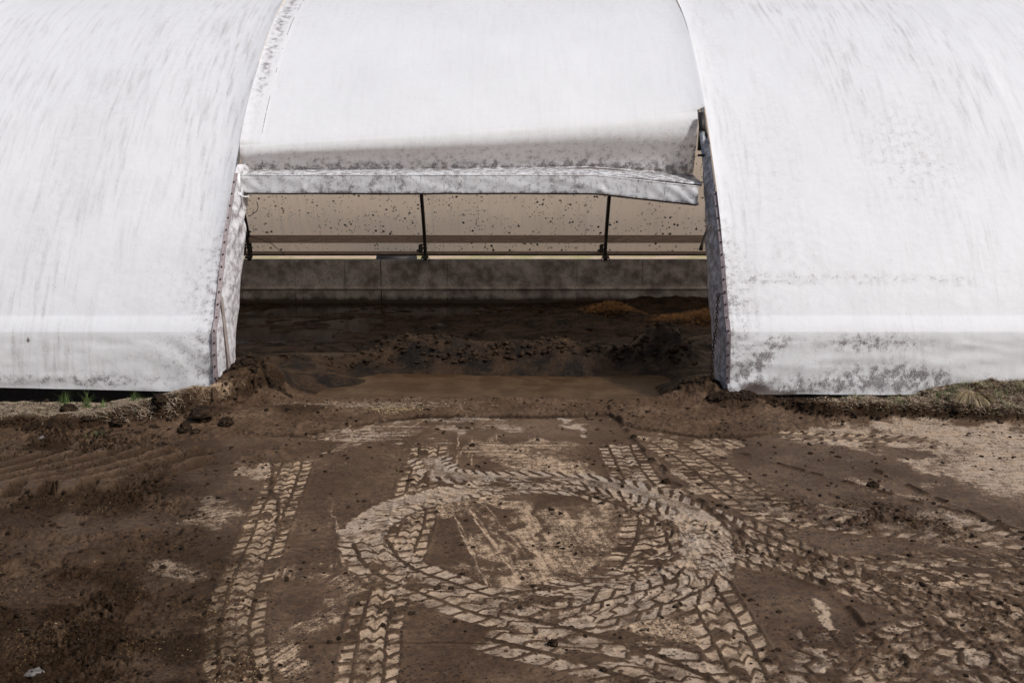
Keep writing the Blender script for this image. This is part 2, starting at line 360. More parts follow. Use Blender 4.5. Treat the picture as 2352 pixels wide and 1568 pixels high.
def track(pts, w=.42, p=.155, style='block', shear=0., gr=.2, pal=.85, deep=.012, st=0., fade=(.15, .15), ghost=1.0, gp=.24):
    global H, pale, grey, dark, straw, wet, crisp, msk_cur
    P = np.array([g(*q)[:2] for q in pts]); half = w/2
    msk_cur = (X > P[:, 0].min()-.5) & (X < P[:, 0].max()+.5) & (Y > P[:, 1].min()-.5) & (Y < P[:, 1].max()+.5)
    if not msk_cur.any(): return
    D, s, t, L = track_st(pts, half)
    wx, wy = X[msk_cur], Y[msk_cur]; sd = int(abs(P[0, 0]*91+P[0, 1]*37)) % 200
    wob = (vnoise(wx*9, wy*9, sd)-.5); wob2 = (vnoise(wx*16, wy*16, sd+3)-.5)
    wob3 = fbm(wx, wy, 3, 2, sd+21)-.5
    s = s+wob*.028+wob3*.07+wob2*.008; u = (t+wob2*.014+wob*.02)/half
    C = (1-sstep(.93, 1.04, D/half+wob2*.16))*sstep(-.02, fade[0], s)*(1-sstep(L-fade[1], L+.01, s))
    au = np.abs(u)
    if style == 'block':
        off = np.where(au < .5, np.interp(u, [-.5, -.22, .05, .28, .5], [0, .30, -.10, .35, 0])*p*1.1, (np.sign(u)*.25+.5)*p+(au-.75)*p*.5*np.sign(u))
        f = ((s+off+shear*t)/p) % 1
        gpa = np.where(au < .5, gp*.75, gp); row = sstep(gpa*.5-.06, gpa*.5+.06, np.abs(((f+.5) % 1)-.5))
        colm = sstep(.03, .075, np.abs(au-.5)); mid = sstep(.01, .04, np.abs(u-.03*np.sign(np.sin(s*40))))*.5+.5
        ri = np.floor((s+off+shear*t)/p+.5).astype(int); ci = np.floor((u+1)*2).astype(int)
        hsh = np.abs(np.sin(ri*12.9898+ci*78.233+sd)*43758.5453) % 1
        B = row*colm*np.where(au < .5, mid*.6+.4, 1)*(.70+.30*hsh)*np.where(hsh < .07, .35, 1)
    elif style == 'smear':
        f = ((s+shear*t+.05*np.sin(u*5))/(p*.75)) % 1
        f = f+.12*(vnoise(s*7, t*9, sd+8)-.5)
        ln = 1-sstep(.05, .22, np.abs(((f+.5) % 1)-.5)); ln = ln*sstep(.35, .6, vnoise(s*6, t*10, sd+12))
        B = 1.0-.45*ln-.45*sstep(.5, .8, vnoise((s+.5*t)*60, (t-.5*s)*6, sd+9))*vnoise(s*3, t*5, sd+14)
        B = B*sstep(1.06, .80, au+.25*(vnoise(s*22, t*3, sd+15)-.5))
    elif style == 'edge':
        f = ((s+shear*t)/p) % 1
        B = np.where(au > .45, sstep(.1, .22, np.abs(((f+.5) % 1)-.5)), .85-.2*vnoise(s*6, t*50, sd))
    drop = sstep(.22, .34, vnoise(wx*7, wy*7, sd+40)*.6+vnoise(wx*23, wy*23, sd+41)*.4)
    B = B*((.45 if style == 'block' else .8)+(.55 if style == 'block' else .2)*drop); C = C*ghost
    crisp[msk_cur] = np.maximum(crisp[msk_cur], C)
    h = H[msk_cur]; H[msk_cur] = h+C*((1-B)*deep-deep*.45)
    pale[msk_cur] = pale[msk_cur]*(1-C)+C*(B*pal*(.86+.3*wob))
    grey[msk_cur] = grey[msk_cur]*(1-C)+C*gr
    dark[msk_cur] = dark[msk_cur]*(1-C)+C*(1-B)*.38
    straw[msk_cur] = np.maximum(straw[msk_cur], C*st*sstep(.35, .65, vnoise(wx*3, wy*3, sd+7)))
    # mud squeezed up along the edges
    e = np.exp(-((D/half-1.06)/.07)**2)*(.4+vnoise(s*8, t*8, sd+5))*sstep(0, .2, s)*(1-sstep(L-.2, L, s))*ghost
    H[msk_cur] += e*deep*.8

track([(-260, 1215), (0, 1250), (160, 1262), (330, 1240), (400, 1215)], .55, .3, 'smear', 0, 0, .25, .04)
track([(675, 1052), (655, 1110), (618, 1200), (582, 1290), (556, 1360), (540, 1430), (540, 1500), (548, 1570), (552, 1650)], .44, .145, 'block', .1, .05, .86, .012, .75)
track([(988, 1018), (978, 1060), (960, 1110), (952, 1180), (935, 1240), (905, 1310), (876, 1380), (858, 1450), (843, 1570), (838, 1660)], .42, .165, 'block', 0, .1, .86, .012, .3)
track([(1490, 1005), (1530, 1015), (1600, 1060), (1665, 1110), (1760, 1165), (1880, 1215)], .62, .15, 'block', -.4, .1, .8, .010, .5)
track([(1420, 1015), (1440, 1060), (1475, 1115), (1530, 1160), (1600, 1215), (1700, 1290)], .50, .125, 'block', -.25, .45, .9, .009)
track([(1505, 1165), (1510, 1200), (1500, 1250), (1470, 1305), (1440, 1335)], .64, .135, 'block', .1, .15, .86, .012)
track([(1555, 1215), (1590, 1300), (1635, 1390), (1680, 1470), (1722, 1560), (1750, 1650)], .50, .18, 'block', .15, .25, .88, .012, .15)
track([(2120, 1320), (2250, 1420), (2350, 1520), (2450, 1640)], .62, .2, 'block', .4, .2, .72, .014, .2, ghost=.95)
track([(1820, 1290), (2000, 1300), (2200, 1290), (2450, 1300)], .44, .19, 'block', .6, .2, .76, .014, .3, ghost=.97)
track([(1790, 1500), (2000, 1530), (2200, 1500), (2450, 1520)], .9, .22, 'block', .3, .5, .75, .016, .2, ghost=.97)
track([(1940, 1600), (2080, 1490), (2200, 1440), (2420, 1430)], .5, .2, 'block', .3, .3, .72, .016, .2, ghost=.95)
track([(1650, 1200), (1800, 1265), (1960, 1330), (2150, 1390), (2420, 1440)], .62, .17, 'block', .5, .2, .78, .014, .3, ghost=.95)
track([(1700, 1240), (1850, 1300), (2000, 1345), (2250, 1345), (2450, 1330)], .50, .16, 'block', .4, .25, .78, .014, .5, ghost=.97)
track([(1700, 1150), (1850, 1190), (2000, 1212), (2200, 1222), (2450, 1260)], .42, .2, 'edge', -1.0, .4, .8, .012, .3)
track([(1770, 995), (1860, 1002), (1980, 1006), (2150, 1010)], .3, .16, 'edge', -.8, .1, .75, .008, .5)
track([(1300, 1105), (1400, 1140), (1500, 1178), (1590, 1218), (1680, 1262), (1800, 1300)], .46, .16, 'block', .5, .3, .85, .012)
track([(985, 1045), (1010, 1082), (1080, 1096), (1186, 1098), (1330, 1103), (1470, 1128), (1590, 1175), (1690, 1225)], .50, .14, 'edge', .9, .8, .92, .010)
track([(1360, 1122), (1190, 1114), (1042, 1134), (930, 1158)], .46, .15, 'block', .9, .6, .92, .010, gp=.15)
track([(1130, 1116), (1000, 1142), (905, 1168), (838, 1215), (832, 1242), (850, 1262)], .48, .15, 'smear', .9, .55, .92, .008)
track([(845, 1235), (880, 1290), (940, 1325), (1020, 1355), (1100, 1385), (1200, 1412), (1330, 1462)], .60, .17, 'block', -.7, .4, .92, .012, gp=.17)
track([(1130, 1378), (1260, 1370), (1378, 1348), (1480, 1322), (1590, 1285)], .46, .16, 'block', 1.2, .5, .9, .010, gp=.17)
track([(1560, 1170), (1612, 1215), (1625, 1270), (1600, 1320)], .52, .14, 'smear', -1.0, .6, .92, .010)
track([(1612, 1300), (1590, 1335), (1530, 1362), (1430, 1390), (1300, 1425)], .56, .19, 'block', -1.3, .55, .92, .012, gp=.16)
track([(1090, 1425), (1230, 1458), (1360, 1490), (1500, 1540), (1640, 1610)], .78, .23, 'block', -1.1, .45, .92, .014, fade=(.3, .1), gp=.16)
pale = pale*(1-.25*sstep(.45, .75, fbm(X, Y, 9, 4, 55)))
# slab joint
jy = g(1000, 1475)[1]
m = np.exp(-((Y-jy-(NM-.5)*.01)/.012)**2)*(X > g(600, 1475)[0])*(X < g(1700, 1475)[0]); H -= m*.008; dark = np.maximum(dark, m*.6)
# edge of the thick mud sheet at the doorway
xe = np.array([450, 560, 640, 700, 760, 830, 960, 1100, 1250, 1400, 1430, 1470, 1520, 1600, 1700, 1800, 2000, 2600]); ye = np.array([1010, 1000, 1000, 1002, 985, 975, 960, 957, 958, 955, 975, 985, 990, 1002, 1003, 990, 962, 955])
yl = np.interp(PX+(NM-.5)*10, xe, ye)+(NS-.5)*5
msheet = sstep(1.5, -2.5, PY-yl); pale *= (1-msheet); grey *= (1-msheet)
H += msheet*(.028+(NM-.5)*.05+(NS-.5)*.03); wet = np.where(msheet > .5, .25, wet)
edge = np.exp(-((PY-yl-1)/2.6)**2)*sstep(560, 640, PX)*(1-sstep(1720, 1800, PX))*(vnoise(X*2, X*0, 9)*.6+.5); dark = np.maximum(dark, np.clip(edge, 0, 1))
# wet run-off below that edge
ww = np.exp(-(((PX-1230)/260)**2+((PY-985)/38)**2)); wet = np.maximum(wet, ww*.95); H = H*(1-.85*np.clip(ww, 0, 1)*(1-msheet))
# rough, clodded mud
R1 = sstep(1.1, .25, (PX2/1.0-(60+.50*np.clip(PY-1000, 0, 600)))/330)*sstep(985, 1020, PY)
smz = np.exp(-(((PX-150)/300)**4+((PY-1235)/60)**4))
R1 = np.clip(R1*(.25+1.5*sstep(.36, .66, fbm(X, Y, 1.3, 4, 61)))*(1-.75*smz), 0, 1)*(1-.6*sstep(1420, 1500, PY)*sstep(250, 400, PX))*(1-.95*sstep(.5, .8, pale*(PX > 300)*(PX < 1000)))
Rr = sstep(1900, 2250, PX+.25*(PY-1200))*sstep(1130, 1250, PY)*sstep(.38, .62, fbm(X, Y, 2.2, 4, 63))
Rt = np.exp(-(((PX-1990)/190)**2+((PY-1185-.17*(PX-1990))/34)**2))*sstep(.3, .6, fbm(X, Y, 4, 3, 67))
rough = np.clip(R1+.12*Rr+.7*Rt, 0, 1)
cl = fbm(X, Y, 13, 4, 71, .6); cl2 = fbm(X, Y*1.6, 5, 3, 73)
cl3 = fbm(X, Y, 30, 3, 75)
H += rough*((np.abs(cl-.5)*-.28+.03)+(cl2-.5)*.16+(cl3-.5)*.085)
pale = pale*(1-.75*rough); dark = np.maximum(dark, rough*(.35+.8*sstep(.60, .44, cl*.5+cl3*.5)))  # pits between clods darkened, their shade painted into the colour
dark = np.maximum(dark, .85*sstep(620, -50, PX+(NL-.5)*260)*sstep(1180, 1500, PY+(NL-.5)*160)); dark = np.maximum(dark, .25*sstep(2050, 2400, PX+(NL-.5)*300)*sstep(1250, 1550, PY))  # corner darkening of the lens painted into the ground colour
straw = np.maximum(straw, .55*sstep(.55, .75, fbm(X, Y, 3, 3, 81))*sstep(900, 350, PX)*sstep(1080, 1200, PY))
straw = np.maximum(straw, .30*sstep(.5, .68, fbm(X, Y, 2.5, 3, 83))*sstep(1750, 2100, PX)*sstep(1120, 1200, PY)*(1-sstep(1420, 1480, PY)))
dark = np.maximum(dark, (.45+.55*sstep(.38, .6, NQ))*sstep(640, 380, PX+(NL-.5)*200)*sstep(985, 1030, PY)*(1-.5*smz))
# small ridges of mud lines
for (x0, y0, x1, y1, wd, hh) in [(1400, 940, 1550, 1110, .03, .03), (1550, 1110, 1720, 1235, .035, .02), (1880, 1330, 2050, 1500, .03, .03), (2050, 1500, 2200, 1580, .03, .03), (1700, 1040, 2352, 1220, .03, .02), (2000, 1080, 2352, 1235, .03, .025),
                             (0, 1310, 340, 1270, .07, .07), (470, 1300, 560, 1286, .03, .03), (150, 1500, 330, 1390, .05, .03), (620, 1060, 640, 1230, .02, .015)]:
    a, b = g(x0, y0)[:2], g(x1, y1)[:2]; d = b-a; L = np.hypot(*d); d = d/L
    s = (X-a[0])*d[0]+(Y-a[1])*d[1]; t = -(X-a[0])*d[1]+(Y-a[1])*d[0]+(fbm(X, Y, 3, 2, 93)-.5)*.12
    mm = np.exp(-(t/wd)**2)*sstep(-.05, .1, s)*(1-sstep(L-.1, L+.05, s))
    br = sstep(.3, .55, vnoise(s*9, t*9, 95)); H += mm*hh*(.3+.9*br); dark = np.maximum(dark, mm*.75*br); pale *= (1-mm*.8)
# deep tractor lug ruts at the left
def lugs():
    global H, dark, pale, straw, msk_cur, rough, crisp
    pts = [(-420, 1108), (-150, 1102), (60, 1096), (240, 1090), (400, 1082), (480, 1078)]
    msk_cur = (X < -2.4) & (Y > 8.2) & (Y < 12.0)
    D, s, t, L = track_st(pts, .6)
    wx, wy = X[msk_cur], Y[msk_cur]; wb = fbm(wx, wy, 2.5, 3, 101)-.5
    u = t/.66+wb*.14; C = (1-sstep(.92, 1.08, np.abs(u)))*(1-sstep(L-.9, L-.05, s+wb-.35*u))
    tt = (t+.66)*1.0
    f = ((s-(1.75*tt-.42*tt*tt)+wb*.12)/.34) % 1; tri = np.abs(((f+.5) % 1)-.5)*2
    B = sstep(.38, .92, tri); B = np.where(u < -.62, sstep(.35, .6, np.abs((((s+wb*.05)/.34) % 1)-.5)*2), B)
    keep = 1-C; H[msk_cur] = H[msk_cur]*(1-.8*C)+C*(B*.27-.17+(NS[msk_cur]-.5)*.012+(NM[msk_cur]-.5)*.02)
    dark[msk_cur] = dark[msk_cur]*keep+C*(.25+.75*(1-B)**.6); pale[msk_cur] *= keep; straw[msk_cur] *= keep  # grooves: slope shade painted in, besides real wet mud
    rough[msk_cur] *= (1-.93*C); crisp[msk_cur] = np.maximum(crisp[msk_cur], C)
    rim = np.exp(-((np.abs(u)-1.12)/.12)**2)*(1-sstep(L-1, L, s)); H[msk_cur] += rim*.07*(.3+fbm(wx, wy, 6, 3, 105))
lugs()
# banks against the barn
def bank(m, hh, seed, amp=.10):
    global H, dark, pale, straw, wet
    n = fbm(X, Y, 4, 4, seed)-.5; H = H*(1-m*.7)+m*(hh+n*amp)
    dark = np.maximum(dark, sstep(.03, .3, m)*(1-.45*sstep(.75, .98, m))*.95); pale = pale*(1-m); wet = wet*(1-m)  # shade of the bank face painted dark, top kept lighter
yb = np.interp(X+(NM-.5)*.6, [-8, -5.6, -4.6, -4.0, -3.6, -3.35], [11.55, 11.55, 11.9, 12.25, 12.9, 13.7])+(fbm(X, Y, 2.2, 3, 111)-.5)*.5
mL = sstep(-.10, .20, Y-yb)*sstep(-3.2, -3.6, X+(NM-.5)*.3); mL = mL*(1-sstep(12.2, 12.75, Y)*.75*sstep(-4.2, -4.8, X))
bank(mL, .17+.10*sstep(-5.4, -4.4, X), 113)
gapL = sstep(12.66, 12.86, Y+(NM-.5)*.25)*sstep(-3.95, -4.25, X); H -= gapL*(.24+np.clip(H, 0, 1)*.5); dark = np.maximum(dark, gapL)  # shade of the gap under the skirt painted black on the ground
yb = np.interp(X+(NM-.5)*.4, [2.6, 3.1, 4.0, 5, 8.5], [13.4, 12.9, 12.2, 12.15, 12.1])+(fbm(X, Y, 2.4, 3, 121)-.5)*.35
mR = sstep(-.05, .16, Y-yb)*sstep(2.6, 3.3, X+(NM-.5)*.3); mR = mR*(1-sstep(12.45, 12.95, Y)*.72*(1-sstep(5.0, 6.3, X)))
bank(mR, .17, 123, .16)
gapR = sstep(13.0, 13.15, Y)*sstep(3.3, 3.5, X)*(1-sstep(5.2, 5.8, X)); H -= gapR*.17; dark = np.maximum(dark, gapR)  # painted gap shade again, thinner on this side
mR2 = sstep(4.9, 6.4, X)*np.exp(-((Y-13.05)/.28)**2); H += mR2*.07
# hollow earth heaps at both door jambs and the fall into the barn
dn = sstep(13.08, 13.55, Y+(NM-.5)*.35+(NL-.5)*.5)*sstep(-3.5, -2.7, X+(NL-.5)*1.0)*(1-sstep(1.9, 2.6, X+(NL-.5)*1.0)); H -= dn*.36; dark = np.maximum(dark, dn*.5)
def heap(cx, cy, rx, ry, hh, seed):
    global H, dark, pale
    m = np.exp(-(((X-cx)/rx)**2+((Y-cy)/ry)**2)); H += m*(hh+(fbm(X, Y, 9, 3, seed)-.5)*hh*1.5); dark = np.maximum(dark, sstep(.25, .8, m)*.7); pale *= (1-m)
heap(-3.45, 13.35, .38, .30, .17, 131); heap(2.55, 13.25, .45, .30, .17, 133); heap(3.0, 12.7, .4, .3, .10, 135); heap(-3.8, 12.2, .35, .35, .12, 137)
heap(-2.75, 12.5, .5, .25, .05, 139)
tanm = np.exp(-(((X+4.1)/.5)**2+((Y-12.75)/.35)**2)); tan_top = tanm*sstep(.1, .16, H)
pale = np.maximum(pale, tan_top*.9); dark *= (1-.8*tan_top)  # light on the bank top painted in as a paler tan
def hz(x, y):
    i = np.clip(np.searchsorted(ys, y), 0, nr-1); j = np.clip(np.searchsorted(xs, x), 0, nc-1)
    return H[i, j]
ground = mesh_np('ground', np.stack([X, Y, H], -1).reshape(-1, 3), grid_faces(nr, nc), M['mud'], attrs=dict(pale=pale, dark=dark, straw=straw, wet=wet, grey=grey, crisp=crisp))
tag(ground, kind='structure')

# ------------------------------------------------------------------ outer ground: the yard beyond the frame, the field behind the barn
def sheet(name, x0, x1, y0, y1, z, n, mat, amp=.05):
    xx, yy = np.meshgrid(np.linspace(x0, x1, n), np.linspace(y0, y1, n))
    zz = z+(fbm(xx, yy, .5, 3, 201)-.5)*amp
    zero = np.zeros_like(xx)
    return mesh_np(name, np.stack([xx, yy, zz], -1).reshape(-1, 3), grid_faces(n, n), mat, attrs=dict(pale=zero+.1, dark=zero+.2, straw=zero, wet=zero, grey=zero))
for q in ((-60, -12.36, -30, 13.9), (12.33, 60, -30, 13.9), (-12.36, 12.33, -30, 5.31)):
    tag(sheet('yard', *q, -.01, 80, M['mud']), kind='structure')
tag(sheet('field', -400, 400, 26.2, 900, -.02, 160, M['field'], .25), kind='structure')

# ------------------------------------------------------------------ barn floor
xf = np.linspace(-9, 9, 600); yf = np.linspace(14.0, 25.7, 420); XF, YF = np.meshgrid(xf, yf)
n1 = fbm(XF, YF, .8, 4, 301); n2 = fbm(XF, YF*1.8, 3, 4, 303); n3 = fbm(XF, YF, 14, 3, 305)
HF = np.interp(YF, [13.9, 14.2, 15.2, 15.9, 17.4, 19, 20.5, 26], [-.30, -.32, -.32, -.12, -.12, -.60, -.80, -.80])+(n1-.5)*.16+(n2-.5)*.09+(n3-.5)*.02
HF = HF+.30*(1-sstep(14.8, 16, YF))*(sstep(-2.0, -3.2, XF+(n1-.5)*2)+sstep(1.6, 2.6, XF+(n1-.5)*1.5))
HF = HF-.52*np.exp(-(((XF+3.3)/1.6)**2+((YF-17.1)/.8)**2))
def mound(px, py, z, rx, ry, hh, sd):
    global HF
    c = g(px, py, z); m = np.exp(-(((XF-c[0])/rx)**2+((YF-c[1])/ry)**2)**1.3)
    HF = HF+m*(hh+(fbm(XF, YF, 2.6, 5, sd, .55)-.5)*hh*1.2)
MSC = 3
mound(980, 832, -.2, 1.1, .6, .36, 311); mound(1300, 842, -.2, 1.5, .5, .33, 313); mound(1520, 828, -.2, .55, .5, .40, 315); mound(1110, 790, -.5, .8, .6, .32, 317)
mound(1500, 740, -.7, 3.4, 1.8, .16, 319); mound(1250, 735, -.7, 1.8, 1.5, .10, 323); mound(610, 865, -.3, .9, .4, .12, 325); mound(700, 862, -.35, .9, .2, .10, 327)
mound(1700, 800, -.5, 1.3, 1.5, .25, 329); mound(1600, 700, -.8, 2.8, 1.0, .14, 331)
hj = hz(XF, np.minimum(YF, 14.15))-.004; wj = sstep(14.9, 14.12, YF)*(np.abs(XF) < 7.8); HF = HF*(1-wj)+hj*wj
z0 = np.zeros_like(XF)
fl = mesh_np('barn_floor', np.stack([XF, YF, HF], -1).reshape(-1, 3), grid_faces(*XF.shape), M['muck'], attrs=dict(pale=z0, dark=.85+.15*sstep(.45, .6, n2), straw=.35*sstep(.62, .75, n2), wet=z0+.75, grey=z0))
tag(fl, kind='structure')
def puddle(x0, x1, y0, y1, z, mt='water'):
    xx, yy = np.meshgrid(np.linspace(x0, x1, 30), np.linspace(y0, y1, 30))
    o = mesh_np('puddle', np.stack([xx, yy, xx*0+z], -1).reshape(-1, 3), grid_faces(30, 30), M[mt]); tag(o, kind='structure')
puddle(-8, 8, 19.5, 25.44, -.795, 'still'); puddle(-3.9, 3.2, 13.2, 17.0, -.215); puddle(-5.2, -1.6, 16.2, 18.1, -.46, 'still')

# ------------------------------------------------------------------ rear concrete wall
WY = 25.45
cw = empty('concrete_wall', (0, WY, -.85), 'low dark stained concrete wall across the back of the barn, with casting joints', 'wall')
def wbox(name, x0, x1, y0, y1, z0_, z1_, mat):
    b = MB(); b.box(((x0+x1)/2, (y0+y1)/2, (z0_+z1_)/2), (x1-x0, y1-y0, z1_-z0_)); return b.build(name, mat, bevel=.012)
jx = [atY(p, 640, WY)[0] for p in (-300, 545, 875, 1245, 1700, 2600)]
edges = [-16]+[atY(p, 640, WY)[0] for p in (555, 678, 792, 875, 1028, 1325, 1475)]+[16]
for i in range(len(edges)-1):
    a, b = edges[i]+(.008 if i == 4 else .0025), edges[i+1]-(.008 if i == 3 else .0025)
    under(wbox('wall_panel', a, b, WY, WY+.24, -.95, .325, M['conc']), cw)
mb = MB()
zr = atY(0, 662, WY)[2]
mb.add([(-16, WY-.003, zr+.06), (16, WY-.003, zr+.06), (16, WY-.06, zr-.01), (-16, WY-.06, zr-.01), (-16, WY-.003, zr-.04), (16, WY-.003, zr-.04)], [(3, 2, 1, 0), (4, 5, 2, 3)])
under(mb.build('form_ledge', M['conc']), cw)

# ------------------------------------------------------------------ the hoop barn
barn = empty('hoop_barn', (0, 19.6, 0), 'white fabric covered hoop barn with grime streaks and a wide open doorway in its side', 'barn')
P_UP = [(13.42, 1.10), (13.62, 1.45), (14.0, 2.05), (14.45, 2.62), (14.9, 3.12), (15.6, 3.85), (16.6, 4.65), (17.7, 5.35), (18.9, 5.9), (19.6, 6.05)]
def cr(P, n):
    P = [np.array(p, float) for p in P]; Q = []
    for i in range(len(P)-1):
        p0 = P[i-1] if i else 2*P[0]-P[1]; p3 = P[i+2] if i+2 < len(P) else 2*P[-1]-P[-2]; p1, p2 = P[i], P[i+1]
        for t in np.linspace(0, 1, n, endpoint=False):
            Q.append(.5*((2*p1)+(-p0+p2)*t+(2*p0-5*p1+4*p2-p3)*t*t+(-p0+3*p1-3*p2+p3)*t**3))
    Q.append(P[-1]); return np.array(Q)
UP = cr(P_UP, 14)
LOW = cr([(13.20, .08), (13.205, .30), (13.225, .60), (13.25, .82)], 8)
BAND = np.array([(13.262, .90), (13.27, .925), (13.40, 1.085)])
FRONT = np.vstack([LOW, BAND, UP])
ARC = np.r_[0, np.cumsum(np.hypot(*np.diff(FRONT, axis=0).T))]
def front_at(z): return np.interp(z, FRONT[:, 1], FRONT[:, 0])
def normals(P):
    d = np.gradient(P, axis=0); n = np.stack([-d[:, 1], d[:, 0]], 1); return n/np.linalg.norm(n, axis=1)[:, None]
XL, XR = -4.05, 2.95
RIDGES = [-14.2, -9.1, XL, XR, 7.6, 12.3]
def membrane(name, x0, x1, seed, label=None):
    P = FRONT; nm = normals(P); n = int((x1-x0)/.045)
    if x0 < 0: q = np.linspace(0, 1, n); xx = x1-(x1-x0)*(1-q)**1.0
    else: xx = np.linspace(x0, x1, n)
    XX, I = np.meshgrid(xx, np.arange(len(P)))
    YY = P[I, 0]; ZZ = P[I, 1]; A = ARC[I]
    off = np.zeros_like(XX)
    for r in RIDGES: off += (.055 if abs(r) < 5 else .022)*np.exp(-np.abs(XX-r)/.16)*sstep(1.1, 2.6, ZZ)
    off += (fbm(XX, A, .7, 3, seed)-.5)*.05*sstep(1.1, 1.6, ZZ)
    low = 1-sstep(.80, .92, ZZ); ee = np.abs(XX-(x1 if x0 < 0 else x0))
    # drape folds of the skirt, strongest beside the door jamb
    fold = np.sin((A*1.5-ee*1.0)*9+fbm(XX, A, 2, 2, seed+3)*5)*np.exp(-ee/.75)*.030
    fold += (fbm(XX*.5+A*.5, A*2.6, 2.0, 4, seed+5)-.5)*.07+(np.sin(A*26+fbm(XX, A, .8, 2, seed+8)*9)*.008)*sstep(.45, .1, ZZ)
    off += low*fold*(.45 if x0 < 0 else .8)*sstep(.0, .12, .92-ZZ+.0)
    off += .012*np.sin(ee*0+A*2)*0
    YY = YY+nm[I, 0]*off; ZZ2 = ZZ+nm[I, 1]*off
    if x0 < 0: ZZ2 += (1-sstep(.1, .9, ZZ))*np.clip((-XX-4)*.022, 0, .12)
    else: ZZ2 += (1-sstep(.1, .5, ZZ))*-.03
    # grime
    dirt_shade = .05+.42*np.exp(-ee/.24)*sstep(3.6, 1.2, ZZ)*sstep(.0, .5, ZZ)+.20*np.exp(-ee/.8)*sstep(2.6, 1.3, ZZ)
    dirt_shade += low*.12*fbm(XX, A, 1.3, 3, seed+11)+.5*np.exp(-((ZZ-.20)/.12)**2)*sstep(.42, .62, fbm(XX, A*2, 1.1, 3, seed+13))
    dirt_shade += .10*sstep(.5, .75, fbm(XX*1.5, A*.3, 1.0, 3, seed+17))*sstep(1.2, 2, ZZ)
    strk = .5*sstep(3.6, 5.5, ZZ)*sstep(3.0, 7, np.abs(XX))*fbm(XX, A*.5, .8, 3, seed+19)+.7*sstep(.42, .7, fbm(XX*1.2, A*.25, .8, 3, seed+23))
    dirt_shade += .03*fbm(XX+A*.8, A*.3, 1.5, 3, seed+15)
    dirt_shade -= .1*sstep(.88, .93, ZZ)*(1-sstep(1.08, 1.14, ZZ))
    stain_shade = np.zeros_like(XX)
    if x0 > 0:
        cx = atY(2050, 860, 13.3)
        dirt_shade += .85*np.exp(-(((XX-cx[0])/.75)**2+((ZZ-.32)/.15)**2))+.6*np.exp(-(((XX-4.9)/.7)**2+((ZZ-.78)/.13)**2))+.65*np.exp(-(((XX-3.35-(ZZ-.5)*.9)/.16)**2))*low*sstep(.2, .35, ZZ)
        stain_shade += .75*sstep(.38, .10, ZZ+(fbm(XX, A, 3, 3, 5)-.5)*.25)*np.exp(-((XX-3.5)/.55)**4)
        zb = 1.62-(XX-3.2)*.018+.05*np.sin(XX*3)*np.exp(-(XX-3.3)/.8)
        dirt_shade += (.30*np.exp(-((ZZ-zb)/.055)**2)+.28*np.exp(-((ZZ-zb+.07)/.012)**2))*sstep(3.1, 3.4, XX)*(1-sstep(6.2, 6.6, XX))
        dirt_shade += .22*np.exp(-(((XX-5.9)/.9)**2+((ZZ-3.2)/.9)**2))
    else:
        dirt_shade += .40*np.exp(-(((XX+7.0)/1.6)**2+((ZZ-.2)/.09)**2))
        stain_shade += .9*np.exp(-(((XX-atY(70, 780, 13.3)[0])/.035)**2+((ZZ-atY(70, 780, 13.3)[2])/.06)**2))
    o = mesh_np(name, np.stack([XX, YY, ZZ2], -1).reshape(-1, 3), grid_faces(*XX.shape), M['fab'],
                attrs=dict(dirt_shade=np.clip(dirt_shade, 0, 1), stain_shade=stain_shade, strk=strk), uv=np.stack([XX, A], -1).reshape(-1, 2))
    if label: o['label'] = label
    return under(o, barn)
membrane('membrane_panel', -16, XL, 401, 'white fabric panel with a brown smudge near its skirt')
membrane('membrane_panel', XR, 16, 431, 'white fabric panel with mud splashed on its lower corner')

